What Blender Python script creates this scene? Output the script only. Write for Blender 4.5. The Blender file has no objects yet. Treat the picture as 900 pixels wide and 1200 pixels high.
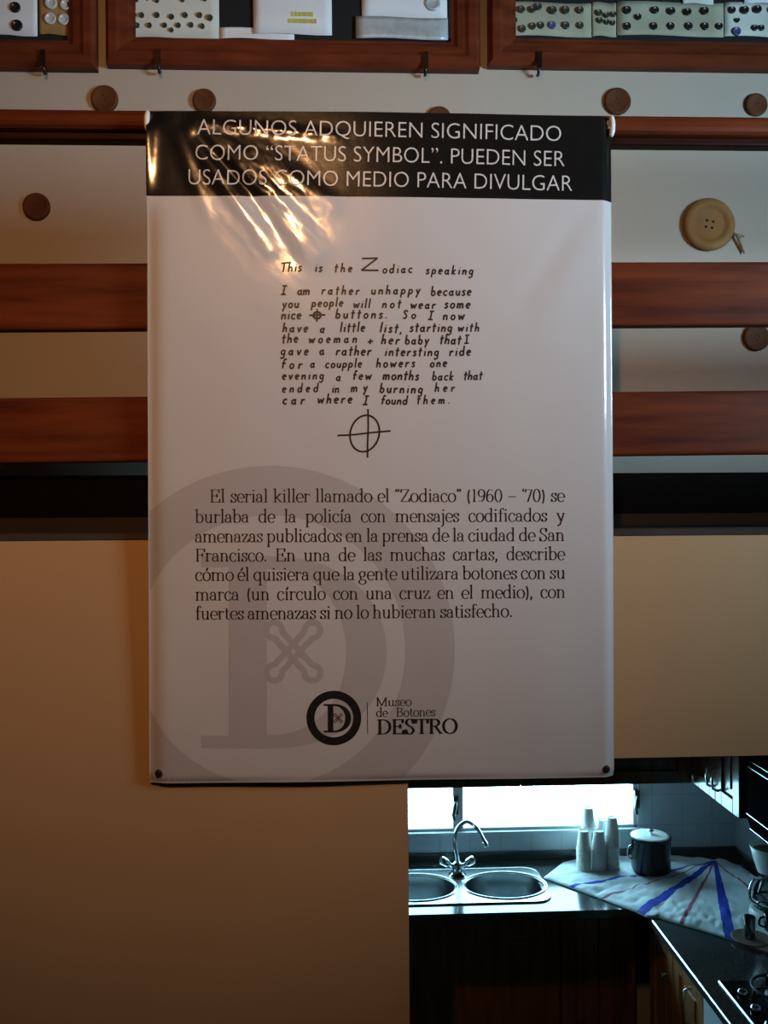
import bpy, bmesh, math, random
from mathutils import Vector, Matrix, noise

random.seed(7)
PI = math.pi
scene = bpy.context.scene
C = scene.collection

# ------------------------------------------------------------------ camera, world, lights, exposure
FPX = 1050.0                                   # focal length in pixels of the 900 x 1200 frame
YAW, ROLL = math.radians(2.5), math.radians(0.4)
EYE = Vector((0.0, 0.0, 2.6))                  # the viewer stands on a stair, eyes near the mezzanine floor
FWD = Vector((math.sin(YAW), math.cos(YAW), 0))
_R0 = Vector((math.cos(YAW), -math.sin(YAW), 0)); _U0 = Vector((0, 0, 1))
RGT = _R0 * math.cos(ROLL) - _U0 * math.sin(ROLL)
UPV = _U0 * math.cos(ROLL) + _R0 * math.sin(ROLL)
cam_data = bpy.data.cameras.new('camera')
cam_data.sensor_fit = 'VERTICAL'; cam_data.sensor_height = 36.0
cam_data.lens = FPX / 1200.0 * 36.0
cam_data.clip_start = 0.02
cam = bpy.data.objects.new('camera', cam_data); C.objects.link(cam)
m = Matrix((RGT, UPV, -FWD)).transposed().to_4x4(); m.translation = EYE
cam.matrix_world = m
scene.camera = cam

world = bpy.data.worlds.new('daylight'); scene.world = world
world.use_nodes = True
bg = world.node_tree.nodes['Background']
bg.inputs['Color'].default_value = (0.35, 0.78, 1.0, 1)
bg.inputs['Strength'].default_value = 15.5

def aim(o, target):
    o.rotation_euler = (Vector(target) - o.location).to_track_quat('-Z', 'Y').to_euler()

def area(name, loc, target, sx, sy, power, col, portal=False, spread=180):
    d = bpy.data.lights.new(name, 'AREA'); d.shape = 'RECTANGLE'; d.size = sx; d.size_y = sy
    d.energy = power; d.color = col; d.spread = math.radians(spread)
    if portal: d.cycles.is_portal = True
    o = bpy.data.objects.new(name, d); C.objects.link(o); o.location = loc; aim(o, target)
    return o

def spot(name, loc, target, power, col, radius, cone, blend=1.0):
    d = bpy.data.lights.new(name, 'SPOT'); d.energy = power; d.color = col; d.shadow_soft_size = radius
    d.spot_size = math.radians(cone); d.spot_blend = blend
    o = bpy.data.objects.new(name, d); C.objects.link(o); o.location = loc; aim(o, target)
    return o

# warm lamp behind and to the left of the viewer; cool daylight of a window on the right
spot('warm_spot_lamp', (-0.30, -0.75, 3.94), (-0.30, 1.8, 3.06), 125, (1.0, 0.48, 0.19), 0.025, 64)
area('window_light', (2.25, 0.55, 3.20), (0.45, 2.1, 3.60), 0.8, 0.5, 18, (0.53, 0.80, 1.0), spread=95)
area('window_portal', (0.9, 4.45, 1.25), (0.9, 0.0, 1.25), 2.2, 0.6, 1, (1, 1, 1), portal=True)

vs = scene.view_settings
vs.view_transform = 'Standard'; vs.look = 'None'; vs.exposure = 0.0; vs.gamma = 1.0; vs.use_curve_mapping = False

# ------------------------------------------------------------------ measuring: a point of the photo on a real plane
def ray(px, py):
    return FWD + RGT * ((px - 450.0) / FPX) - UPV * ((py - 600.0) / FPX)
def on_y(px, py, Y):
    d = ray(px, py); return EYE + d * ((Y - EYE.y) / d.y)
def on_z(px, py, Z):
    d = ray(px, py); return EYE + d * ((Z - EYE.z) / d.z)
def on_x(px, py, X):
    d = ray(px, py); return EYE + d * ((X - EYE.x) / d.x)

# ------------------------------------------------------------------ materials
def mat(name, col, rough=0.5, metal=0.0, spec=0.5, coat=0.0, noise_scale=0, noise_amt=0.0, col2=None,
        bump=0.0, bump_scale=40, stretch=None):
    M = bpy.data.materials.new(name); M.use_nodes = True
    nt = M.node_tree; b = nt.nodes['Principled BSDF']
    b.inputs['Base Color'].default_value = (*col, 1); b.inputs['Roughness'].default_value = rough
    b.inputs['Metallic'].default_value = metal; b.inputs['Specular IOR Level'].default_value = spec
    b.inputs['Coat Weight'].default_value = coat; b.inputs['Coat Roughness'].default_value = 0.12
    tc = nt.nodes.new('ShaderNodeTexCoord'); mp = nt.nodes.new('ShaderNodeMapping')
    nt.links.new(tc.outputs['Object'], mp.inputs['Vector'])
    if stretch: mp.inputs['Scale'].default_value = stretch
    if noise_scale:
        n = nt.nodes.new('ShaderNodeTexNoise'); n.inputs['Scale'].default_value = noise_scale
        n.inputs['Detail'].default_value = 5
        nt.links.new(mp.outputs['Vector'], n.inputs['Vector'])
        r = nt.nodes.new('ShaderNodeValToRGB')
        c2 = col2 or tuple(c * (1 - noise_amt) for c in col)
        r.color_ramp.elements[0].position = 0.3; r.color_ramp.elements[1].position = 0.7
        r.color_ramp.elements[0].color = (*c2, 1); r.color_ramp.elements[1].color = (*col, 1)
        nt.links.new(n.outputs['Fac'], r.inputs['Fac']); nt.links.new(r.outputs['Color'], b.inputs['Base Color'])
    if bump:
        n2 = nt.nodes.new('ShaderNodeTexNoise'); n2.inputs['Scale'].default_value = bump_scale
        n2.inputs['Detail'].default_value = 3
        nt.links.new(mp.outputs['Vector'], n2.inputs['Vector'])
        bp = nt.nodes.new('ShaderNodeBump'); bp.inputs['Strength'].default_value = bump
        bp.inputs['Distance'].default_value = 0.01
        nt.links.new(n2.outputs['Fac'], bp.inputs['Height']); nt.links.new(bp.outputs['Normal'], b.inputs['Normal'])
    return M

def tile_mat(name, col, grout, size):
    M = bpy.data.materials.new(name); M.use_nodes = True; nt = M.node_tree; b = nt.nodes['Principled BSDF']
    tc = nt.nodes.new('ShaderNodeTexCoord'); sp = nt.nodes.new('ShaderNodeSeparateXYZ')
    nt.links.new(tc.outputs['Object'], sp.inputs[0])
    ad = nt.nodes.new('ShaderNodeMath'); ad.operation = 'ADD'
    nt.links.new(sp.outputs['X'], ad.inputs[0]); nt.links.new(sp.outputs['Y'], ad.inputs[1])
    cb = nt.nodes.new('ShaderNodeCombineXYZ')
    nt.links.new(ad.outputs[0], cb.inputs['X']); nt.links.new(sp.outputs['Z'], cb.inputs['Y'])
    br = nt.nodes.new('ShaderNodeTexBrick'); br.offset = 0.0
    br.inputs['Scale'].default_value = 1.0; br.inputs['Brick Width'].default_value = size; br.inputs['Row Height'].default_value = size
    br.inputs['Mortar Size'].default_value = 0.003
    br.inputs['Color1'].default_value = (*col, 1); br.inputs['Color2'].default_value = (*[c * .96 for c in col], 1)
    br.inputs['Mortar'].default_value = (*grout, 1)
    nt.links.new(cb.outputs[0], br.inputs['Vector']); nt.links.new(br.outputs['Color'], b.inputs['Base Color'])
    b.inputs['Roughness'].default_value = 0.3
    return M

def wood(name, dark, light, rough=0.42, coat=0.0, stretch=(1.2, 14, 14), spec=0.10):
    return mat(name, light, rough, spec=spec, coat=coat, noise_scale=2.2, col2=dark, bump=0.06, bump_scale=9, stretch=stretch)

def glass_mat(name, tint=(1, 1, 1), gloss=0.1):
    M = bpy.data.materials.new(name); M.use_nodes = True; nt = M.node_tree
    for n in list(nt.nodes): nt.nodes.remove(n)
    out = nt.nodes.new('ShaderNodeOutputMaterial'); mx = nt.nodes.new('ShaderNodeMixShader')
    t = nt.nodes.new('ShaderNodeBsdfTransparent'); t.inputs['Color'].default_value = (*tint, 1)
    g = nt.nodes.new('ShaderNodeBsdfGlossy'); g.inputs['Roughness'].default_value = 0.03
    f = nt.nodes.new('ShaderNodeLayerWeight'); f.inputs['Blend'].default_value = gloss
    nt.links.new(f.outputs['Fresnel'], mx.inputs['Fac'])
    nt.links.new(t.outputs[0], mx.inputs[1]); nt.links.new(g.outputs[0], mx.inputs[2]); nt.links.new(mx.outputs[0], out.inputs['Surface'])
    return M

M = {}
M['plaster'] = mat('plaster_upper', (0.51, 0.44, 0.36), 0.8, noise_scale=3, noise_amt=.06, bump=.04, bump_scale=60)
M['plaster_low'] = mat('plaster_lower', (0.50, 0.31, 0.155), 0.8, noise_scale=2.5, noise_amt=.06, bump=.035, bump_scale=60)
M['dull'] = mat('plain_paint', (0.16, 0.14, 0.12), 0.85, noise_scale=4, noise_amt=.1)
M['tile_floor'] = mat('floor_stone', (0.10, 0.085, 0.07), 0.5, noise_scale=5, noise_amt=.25)
M['wall_tile'] = tile_mat('wall_tiles', (0.50, 0.55, 0.60), (0.40, 0.44, 0.48), 0.15)
M['slab_top'] = mat('slab_top', (0.06, 0.048, 0.038), 0.85, spec=.1, noise_scale=6, noise_amt=.2)
M['black_trim'] = mat('black_trim', (0.004, 0.004, 0.004), 0.8, spec=.1, noise_scale=8, noise_amt=.2)
M['mahogany'] = wood('mahogany', (0.06, 0.011, 0.004), (0.165, 0.034, 0.009))
M['mahogany_dark'] = wood('mahogany_dark', (0.014, 0.003, 0.002), (0.03, 0.007, 0.003), stretch=(2, 14, 14))
M['frame_wood'] = wood('frame_wood', (0.10, 0.02, 0.008), (0.185, 0.042, 0.015), stretch=(3, 12, 12))
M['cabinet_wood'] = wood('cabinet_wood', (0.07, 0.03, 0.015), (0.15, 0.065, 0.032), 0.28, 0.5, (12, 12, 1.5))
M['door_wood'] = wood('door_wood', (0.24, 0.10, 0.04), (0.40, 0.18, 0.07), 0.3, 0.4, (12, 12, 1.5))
M['button_wood'] = wood('button_wood', (0.085, 0.03, 0.012), (0.145, 0.055, 0.024), 0.5, 0.0, (6, 6, 6))
M['button_pale'] = wood('button_pale', (0.27, 0.135, 0.046), (0.36, 0.19, 0.07), 0.5, 0.0, (6, 6, 3))
M['cord'] = mat('jute_cord', (0.36, 0.26, 0.14), 0.9, noise_scale=80, noise_amt=.4)
M['hole'] = mat('hole_dark', (0.02, 0.014, 0.01), 0.9, noise_scale=20, noise_amt=.2)
M['vinyl'] = mat('vinyl_white', (0.62, 0.60, 0.595), 0.15, spec=0.8, noise_scale=1.4, noise_amt=.03, bump=.035, bump_scale=22)
M['ink_black'] = mat('ink_black', (0.012, 0.011, 0.010), 0.13, spec=0.75, noise_scale=30, noise_amt=.2, bump=.035, bump_scale=22)
M['ink_text'] = mat('ink_text', (0.02, 0.018, 0.018), 0.4, spec=0.3, noise_scale=30, noise_amt=.2)
M['ink_light'] = mat('ink_light', (0.60, 0.60, 0.60), 0.3, spec=0.4, noise_scale=20, noise_amt=.03)
M['ink_faint'] = mat('ink_faint', (0.50, 0.47, 0.465), 0.15, spec=0.8, noise_scale=1.4, noise_amt=.03, bump=.035, bump_scale=22)
M['ink_faint2'] = mat('ink_faint_darker', (0.46, 0.43, 0.42), 0.25, spec=0.4, noise_scale=1.4, noise_amt=.03)
M['white_plastic'] = mat('white_plastic', (0.80, 0.80, 0.78), 0.35, noise_scale=8, noise_amt=.04)
M['paper_white'] = mat('paper_white', (0.86, 0.90, 0.94), 0.8, noise_scale=14, noise_amt=.06)
M['paper_aged'] = mat('paper_aged', (0.50, 0.50, 0.38), 0.8, noise_scale=9, col2=(0.36, 0.35, 0.24))
M['paper_pale'] = mat('paper_pale', (0.78, 0.80, 0.72), 0.8, noise_scale=9, col2=(0.62, 0.65, 0.56))
M['paper_tan'] = mat('paper_tan', (0.46, 0.30, 0.11), 0.8, noise_scale=9, col2=(0.36, 0.22, 0.07))
M['paper_blue'] = mat('paper_blue', (0.10, 0.15, 0.24), 0.8, noise_scale=9, noise_amt=.2)
M['foil'] = mat('silver_card', (0.62, 0.70, 0.74), 0.45, metal=.3, noise_scale=40, noise_amt=.25)
M['yellow_ink'] = mat('yellow_ink', (0.62, 0.62, 0.12), 0.8, noise_scale=30, noise_amt=.2)
M['btn_black'] = mat('button_black', (0.02, 0.02, 0.024), 0.3, noise_scale=20, noise_amt=.3)
M['btn_green'] = mat('button_dark_green', (0.05, 0.065, 0.05), 0.35, noise_scale=20, noise_amt=.3)
M['btn_blue'] = mat('button_blue', (0.09, 0.11, 0.28), 0.35, noise_scale=20, noise_amt=.3)
M['btn_pearl'] = mat('button_pearl', (0.74, 0.76, 0.74), 0.15, noise_scale=60, col2=(0.5, 0.56, 0.62))
M['metal_dark'] = mat('hook_metal', (0.10, 0.085, 0.07), 0.35, metal=1, noise_scale=30, noise_amt=.3)
M['velvet'] = mat('backing_black', (0.010, 0.010, 0.011), 0.9, noise_scale=60, noise_amt=.3)
M['steel'] = mat('brushed_steel', (0.62, 0.66, 0.68), 0.24, metal=1, noise_scale=6, noise_amt=.08, stretch=(1, 30, 30))
M['steel_bowl_shaded'] = mat('steel_bowl_shaded', (0.26, 0.28, 0.29), 0.28, metal=1, noise_scale=6, noise_amt=.1)  # darker copy of the steel, with the bowls' inner shade in its colour
M['chrome'] = mat('chrome', (0.72, 0.75, 0.77), 0.08, metal=1, noise_scale=4, noise_amt=.05)
M['granite'] = mat('granite', (0.06, 0.065, 0.066), 0.12, spec=0.75, noise_scale=160, col2=(0.032, 0.035, 0.037))
M['window_frame'] = mat('window_frame', (0.55, 0.58, 0.60), 0.4, noise_scale=6, noise_amt=.06)
M['pane'] = glass_mat('window_glass', (1, 1, 1), 0.08)
M['clear_glass'] = glass_mat('clear_glass', (0.82, 0.86, 0.86), 0.35)
M['smoke_glass'] = glass_mat('smoke_glass', (0.45, 0.5, 0.5), 0.35)
M['cup'] = mat('cup_paper', (0.80, 0.81, 0.80), 0.6, noise_scale=10, noise_amt=.04)
M['cup_cream'] = mat('cup_paper_cream', (0.82, 0.80, 0.68), 0.6, noise_scale=10, noise_amt=.04)
M['pot'] = mat('dark_pot', (0.05, 0.055, 0.058), 0.22, metal=.75, noise_scale=7, noise_amt=.2, stretch=(10, 10, 1))
M['cloth'] = mat('cloth_white', (0.72, 0.76, 0.78), 0.85, noise_scale=30, noise_amt=.08, bump=.25, bump_scale=30)
M['cloth_blue'] = mat('cloth_blue', (0.012, 0.05, 0.50), 0.8, noise_scale=30, noise_amt=.15)
M['cloth_red'] = mat('cloth_red', (0.42, 0.10, 0.16), 0.8, noise_scale=30, noise_amt=.15)
M['black_gloss'] = mat('black_gloss', (0.008, 0.008, 0.009), 0.16, spec=.35, noise_scale=8, noise_amt=.2)
M['black_satin'] = mat('black_satin', (0.006, 0.006, 0.007), 0.6, spec=.0, noise_scale=8, noise_amt=.2)
M['black_matte'] = mat('black_cast_iron', (0.012, 0.012, 0.013), 0.55, noise_scale=30, noise_amt=.2)
M['appliance'] = mat('white_enamel', (0.60, 0.66, 0.68), 0.3, noise_scale=6, noise_amt=.04)
M['brown_plate'] = mat('wood_coaster', (0.20, 0.14, 0.07), 0.5, noise_scale=14, noise_amt=.3)

# ------------------------------------------------------------------ mesh helpers
class MB:
    """collects vertices and faces, then links them as one mesh object"""
    def __init__(s): s.v = []; s.f = []; s.mi = []; s.sm = []
    def add(s, verts, faces, mi=0, smooth=False):
        o = len(s.v); s.v += [Vector(p) for p in verts]
        for f in faces: s.f.append([i + o for i in f]); s.mi.append(mi); s.sm.append(smooth)
        return s
    def box(s, x0, x1, y0, y1, z0, z1, mi=0):
        v = [(x0, y0, z0), (x1, y0, z0), (x1, y1, z0), (x0, y1, z0), (x0, y0, z1), (x1, y0, z1), (x1, y1, z1), (x0, y1, z1)]
        return s.add(v, [(0, 3, 2, 1), (4, 5, 6, 7), (0, 1, 5, 4), (1, 2, 6, 5), (2, 3, 7, 6), (3, 0, 4, 7)], mi)
    def lathe(s, prof, n=32, mi=0, mtx=None, cap0=False, cap1=False, smooth=True):
        v = []
        for (r, z) in prof:
            for k in range(n):
                a = 2 * PI * k / n; v.append(Vector((r * math.cos(a), r * math.sin(a), z)))
        if mtx: v = [mtx @ p for p in v]
        f = []
        for i in range(len(prof) - 1):
            for k in range(n):
                k2 = (k + 1) % n; f.append((i * n + k, i * n + k2, (i + 1) * n + k2, (i + 1) * n + k))
        s.add(v, f, mi, smooth)
        b = len(s.v) - len(v)
        if cap0: s.f.append([b + k for k in range(n)][::-1]); s.mi.append(mi); s.sm.append(False)
        if cap1: s.f.append([b + (len(prof) - 1) * n + k for k in range(n)]); s.mi.append(mi); s.sm.append(False)
        return s
    def tube(s, pts, r, n=10, mi=0, closed=False):
        pts = [Vector(p) for p in pts]; rr = r if isinstance(r, (list, tuple)) else [r] * len(pts)
        up = None; v = []
        N = len(pts)
        for i, p in enumerate(pts):
            a = pts[(i - 1) % N] if (closed or i > 0) else p
            b = pts[(i + 1) % N] if (closed or i < N - 1) else p
            t = (b - a).normalized()
            if up is None:
                up = t.orthogonal().normalized()
            else:
                up = (up - t * up.dot(t)).normalized()
            w = t.cross(up)
            for k in range(n):
                an = 2 * PI * k / n; v.append(p + (up * math.cos(an) + w * math.sin(an)) * rr[i])
        f = []
        for i in range(N if closed else N - 1):
            j = (i + 1) % N
            for k in range(n):
                k2 = (k + 1) % n; f.append((i * n + k, i * n + k2, j * n + k2, j * n + k))
        s.add(v, f, mi, True)
        if not closed:
            b = len(s.v) - len(v)
            s.f.append([b + k for k in range(n)][::-1]); s.mi.append(mi); s.sm.append(False)
            s.f.append([b + (N - 1) * n + k for k in range(n)]); s.mi.append(mi); s.sm.append(False)
        return s
    def prism(s, outline, y0, y1, mi=0):
        """outline in (x, z), extruded along y"""
        n = len(outline)
        v = [(x, y0, z) for x, z in outline] + [(x, y1, z) for x, z in outline]
        f = [tuple(range(n)), tuple(range(2 * n - 1, n - 1, -1))]
        for k in range(n):
            k2 = (k + 1) % n; f.append((k, k + n, k2 + n, k2))
        return s.add(v, f, mi)
    def build(s, name, mats, parent=None, loc=None, bevel=0, seg=2):
        """vertices are in world space; loc becomes the origin"""
        loc = Vector(loc) if loc is not None else Vector((0, 0, 0))
        me = bpy.data.meshes.new(name)
        me.from_pydata([tuple(p - loc) for p in s.v], [], s.f)
        for mm in (mats if isinstance(mats, (list, tuple)) else [mats]): me.materials.append(mm)
        for p, a, b in zip(me.polygons, s.mi, s.sm): p.material_index = a; p.use_smooth = b
        me.update()
        bm = bmesh.new(); bm.from_mesh(me); bmesh.ops.recalc_face_normals(bm, faces=bm.faces); bm.to_mesh(me); bm.free()
        o = bpy.data.objects.new(name, me); C.objects.link(o); o.location = loc
        if parent is not None:
            o.parent = parent; o.location = loc - parent_loc(parent)
        if bevel:
            b = o.modifiers.new('bevel', 'BEVEL'); b.width = bevel; b.segments = seg; b.limit_method = 'ANGLE'
        return o

def parent_loc(p):
    v = Vector(p.location)
    while p.parent is not None:
        p = p.parent; v += Vector(p.location)
    return v

def tag(o, label=None, cat=None, group=None, kind=None):
    if label: o['label'] = label
    if cat: o['category'] = cat
    if group: o['group'] = group
    if kind: o['kind'] = kind
    return o

def empty(name, loc, label=None, cat=None, group=None):
    o = bpy.data.objects.new(name, None); C.objects.link(o); o.location = loc; o.empty_display_size = .05
    return tag(o, label, cat, group)

def structure(name, mb, mm, parent=None, bevel=0):
    o = mb.build(name, mm, parent, bevel=bevel)
    if parent is None: o['kind'] = 'structure'
    return o

def copy_tree(o, parent=None):
    c = o.copy(); C.objects.link(c)
    if parent is not None: c.parent = parent
    for ch in [x for x in C.objects if x.parent is o]: copy_tree(ch, c)
    return c

def face_y(cx, cy, cz):
    """lathe axis +Z turned to face the viewer (-Y), centred at a point"""
    return Matrix.Translation((cx, cy, cz)) @ Matrix.Rotation(PI / 2, 4, 'X')

# ------------------------------------------------------------------ the planes of the place
Y1 = 1.80      # front face of the lower wall
YB = 2.50      # wall behind the railing, on the mezzanine
YK = 4.35      # tiled far wall of the kitchen
ZC = 0.90      # kitchen worktop
ZM = 2.549     # mezzanine floor
XK = on_y(862, 985, YK).x            # right wall of the kitchen
XO = on_y(479, 1040, Y1).x           # left edge of the opening
ZO = on_y(800, 887, Y1).z            # head of the opening
XL, XR = -2.4, 2.5

# lower front wall with the opening: one mesh
w = MB()
w.box(XL, XO, Y1, Y1 + .14, 0, ZM); w.box(XO, XR, Y1, Y1 + .14, ZO, ZM); w.box(XK + .12, XR, Y1, Y1 + .14, 0, ZO)
structure('wall_front', w, M['plaster_low'])
s_ = MB().box(XL, XR, Y1 + .14, YB, ZM - .14, ZM - .002)
structure('floor_mezzanine', s_, M['slab_top'])
# sill strip on top of the lower wall
structure('trim_1', MB().box(XL, XR, Y1 - .003, Y1 + .14, ZM, ZM + .012), M['slab_top'])
structure('wall_back', MB().box(XL, XR, YB, YB + .12, ZM - .14, 5.2), M['plaster'])
zt = on_y(450, 556, YB).z
zt2_ = on_y(450, 604, YB).z
structure('baseboard_back', MB().box(XL, XR, YB - .018, YB, zt2_, zt), M['black_trim'])
structure('trim_2', MB().box(XL, XR, YB - .024, YB, ZM - .002, zt2_), M['slab_top'])
# the room the viewer stands in
structure('wall_left', MB().box(XL - .12, XL, -2.4, YB + .12, 0, 5.2), M['dull'])
structure('wall_right', MB().box(XR, XR + .12, -2.4, YB + .12, 0, 5.2), M['dull'])
structure('wall_behind', MB().box(XL - .12, XR + .12, -2.52, -2.4, 0, 5.2), M['dull'])
structure('ceiling', MB().box(XL - .12, XR + .12, -2.52, YB + .12, 5.2, 5.3), M['dull'])
structure('floor', MB().box(XL - .12, XR + .12, -2.52, YK + .12, -.1, 0), M['tile_floor'])
# kitchen shell
XKL = -1.3
WX0, WX1 = on_y(330, 950, YK).x, on_y(748, 945, YK).x
WZ0, WZ1 = on_y(620, 973, YK).z, 1.46
k = MB()
k.box(XKL, WX0, YK, YK + .12, 0, ZM - .14); k.box(WX1, XK + .12, YK, YK + .12, 0, ZM - .14)
k.box(WX0, WX1, YK, YK + .12, 0, WZ0); k.box(WX0, WX1, YK, YK + .12, WZ1, ZM - .14)
structure('wall_kitchen_back', k, M['wall_tile'])
structure('wall_kitchen_right', MB().box(XK, XK + .12, Y1 + .14, YK, 0, ZM - .14), M['wall_tile'])
structure('wall_kitchen_left', MB().box(XKL - .12, XKL, Y1 + .14, YK + .12, 0, ZM - .14), M['wall_tile'])
structure('ceiling_kitchen', MB().box(XKL - .12, XK + .12, YB, YK + .12, ZM - .14, ZM - .02), M['dull'])

# window: frame, mullion, panes, latches
xm0, xm1 = on_y(531, 950, YK).x, on_y(543, 950, YK).x
wf = MB()
wf.box(WX0, WX1, YK + .012, YK + .07, WZ0, WZ0 + .014); wf.box(WX0, WX1, YK + .012, YK + .07, WZ1 - .03, WZ1)
wf.box(WX0, WX0 + .04, YK + .012, YK + .07, WZ0, WZ1); wf.box(WX1 - .022, WX1, YK + .012, YK + .07, WZ0, WZ1)
wf.box(xm0, xm1, YK + .004, YK + .075, WZ0, WZ1)
win = structure('window_1', wf, M['window_frame'], bevel=.003)
pn = MB().box(WX0 + .03, xm0 + .004, YK + .045, YK + .049, WZ0 + .01, WZ1 - .02).build('pane', M['pane'], win)
pn = MB().box(xm1 - .004, WX1 - .015, YK + .045, YK + .049, WZ0 + .01, WZ1 - .02).build('pane', M['pane'], win)
structure('window_sill', MB().box(WX0 - .02, WX1 + .02, YK - .014, YK + .012, WZ0 - .014, WZ0 + .001), M['window_frame'], win, bevel=.002)
def latch(px, py, side):
    p = on_y(px, py, YK)
    t = MB(); t.box(p.x - .012, p.x + .012, YK - .012, YK + .012, p.z - .035, p.z + .05)
    t.tube([(p.x, YK - .012, p.z + .03), (p.x + side * .006, YK - .035, p.z + .012), (p.x + side * .016, YK - .04, p.z - .03), (p.x + side * .01, YK - .036, p.z - .055)],
           [.009, .010, .009, .006], 10)
    t.build('handle', M['metal_dark'], win)
latch(534, 945, -1); latch(746, 938, -1)

# ------------------------------------------------------------------ wooden railing of the mezzanine
def beam(mb, top, bot, Y, depth, rad=.012, x0=XL, x1=XR, mi=0):
    """plank between two measured edges: top / bot = (py at x=0, py at x=900)"""
    def edge(e):
        a, b = on_y(0, e[0], Y), on_y(900, e[1], Y)
        sl = (b.z - a.z) / (b.x - a.x)
        return lambda x: a.z + (x - a.x) * sl
    et, eb = edge(top), edge(bot)
    prof = []
    for (cy, cz, a0) in ((Y + depth - rad, 1, 0), (Y + rad, 1, 90), (Y + rad, 0, 180), (Y + depth - rad, 0, 270)):
        for q in range(4):
            a = math.radians(a0 + q * 30); prof.append((cy + rad * math.cos(a), cz, rad * math.sin(a)))
    v = []; n = len(prof); NX = 16
    for i in range(NX + 1):
        x = x0 + (x1 - x0) * i / NX; zt_, zb_ = et(x), eb(x)
        for (y, c, dz) in prof:
            v.append((x, y, (zt_ - rad if c else zb_ + rad) + dz))
    f = []
    for i in range(NX):
        for q in range(n):
            q2 = (q + 1) % n; f.append((i * n + q, i * n + q2, (i + 1) * n + q2, (i + 1) * n + q))
    f.append(tuple(range(n))[::-1]); f.append(tuple(NX * n + q for q in range(n)))
    mb.add(v, f, mi, False); return mb
rail = empty('railing', (0, Y1 + .03, ZM), 'reddish brown wooden plank railing running behind the hanging poster', 'railing')
YR = Y1 - .012
beam(MB(), (125, 135), (149, 158), YR - .02, .075, .014).build('top_rail', M['mahogany'], rail)
beam(MB(), (148, 157), (163, 171), YR, .03, .004).build('top_rail_batten', M['mahogany_dark'], rail)
beam(MB(), (308, 306), (387, 381), YR, .032, .007).build('plank', M['mahogany'], rail)
beam(MB(), (466, 457), (543, 532), YR, .032, .007).build('plank', M['mahogany'], rail)
for px in (262, 640):
    a = on_y(px, 400, Y1 + .03); zt2 = on_y(px, 150, Y1 + .03).z
    MB().box(a.x - .03, a.x + .03, Y1 + .021, Y1 + .07, ZM + .012, zt2).build('post', M['mahogany'], rail, bevel=.004)
for x in (-1.9, 2.1):
    zt2 = on_y(450, 150, Y1 + .03).z
    MB().box(x - .03, x + .03, Y1 + .021, Y1 + .07, ZM + .012, zt2).build('post', M['mahogany'], rail, bevel=.004)

# ------------------------------------------------------------------ the poster
YP, YPB = 1.735, 1.775            # it hangs off the rail at the top and lies near the wall at its foot
pTL, pTR = on_y(171, 129, YP), on_y(719, 135, YP)
pBL, pBR = on_y(174, 919, YPB), on_y(722, 912, YPB)
def to_photo(p):
    d = p - EYE; z = d.dot(FWD)
    return 450 + FPX * d.dot(RGT) / z, 600 - FPX * d.dot(UPV) / z

def seg_d(px, py, ax, ay, bx, by):
    dx, dy = bx - ax, by - ay; L2 = dx * dx + dy * dy
    t = ((px - ax) * dx + (py - ay) * dy) / L2; tc = min(1, max(0, t))
    return math.hypot(px - ax - tc * dx, py - ay - tc * dy), tc, ((px - ax) * dy - (py - ay) * dx) / math.sqrt(L2)

# creases of the vinyl, in a poster sheet 548 wide and 786 tall: (start, end, width, height in metres)
CREASES = [((48, 24), (142, 160), 9, .0026), ((62, 14), (196, 165), 15, .0030), ((58, 30), (150, 120), 7, -.0020), ((90, 50), (170, 170), 10, -.0018),
           ((120, 50), (214, 108), 13, .0024), ((30, 14), (70, 120), 8, .0014),
           ((520, 100), (440, 220), 16, -.0026), ((540, 60), (470, 250), 30, .0018),
           ((500, 560), (420, 780), 60, .0020), ((20, 540), (120, 780), 50, -.0016), ((54, 12), (220, 28), 6, .0016)]
def wave(u, v):
    """how far the sheet stands out towards the room at (u, v)"""
    h = .004 * math.sin(u / 548 * 5.2 + v / 786 * 1.4 - 1.0) + .003 * math.sin(v / 786 * 4.2 - u / 548 * 1.3)
    for (a, b, wd, ht) in CREASES:
        d, t, sd = seg_d(u, v, *a, *b)
        h += ht * math.exp(-(d / wd) ** 2) * (0.35 + 0.65 * math.sin(PI * min(1, max(0, .08 + .84 * t))))
    p = noise.noise(Vector((u / 70., v / 110., 3.1)))
    h += .0010 * p
    # crumpled corner where the sheet is pulled by its rod
    a_, b_ = (u - 130) * .66 + (v - 90) * .75, (u - 130) * .75 - (v - 90) * .66
    k_ = math.exp(-(a_ / 85) ** 2 - (b_ / 42) ** 2)
    h += k_ * (.0016 * noise.noise(Vector((b_ / 12., a_ / 60., 1.7))) + .0005 * noise.noise(Vector((b_ / 5., a_ / 12., 4.2))))
    # tight pleats just under the rod
    h += .0012 * math.exp(-((v - 8 - u * .09) / 9) ** 2) * math.exp(-((u - 135) / 85) ** 2) * noise.noise(Vector((u / 8., v / 16., 8.2)))
    lf = 1 / (1 + math.exp((v - 112) / 8)) / (1 + math.exp((12 - v) / 4))
    h += max(0, .0050 - .000036 * v) * lf * math.exp(-(u / 9) ** 2)
    h -= .008 * (1 - lf) * math.exp(-((u) / 12) ** 2) + .012 * math.exp(-((548 - u) / 7) ** 2)       # side edges curl back
    h -= .004 * math.exp(-((786 - v) / 5) ** 2) * (1 + .4 * math.sin(u / 40))          # bottom edge curls back
    return h
def plane_pt(u, v):
    a, b = u / 548., v / 786.
    return (pTL * (1 - a) + pTR * a) * (1 - b) + (pBL * (1 - a) + pBR * a) * b
def sheet(u, v, off=0.0):
    p = plane_pt(u, v); p.y -= wave(u, v) + off; return p
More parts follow.
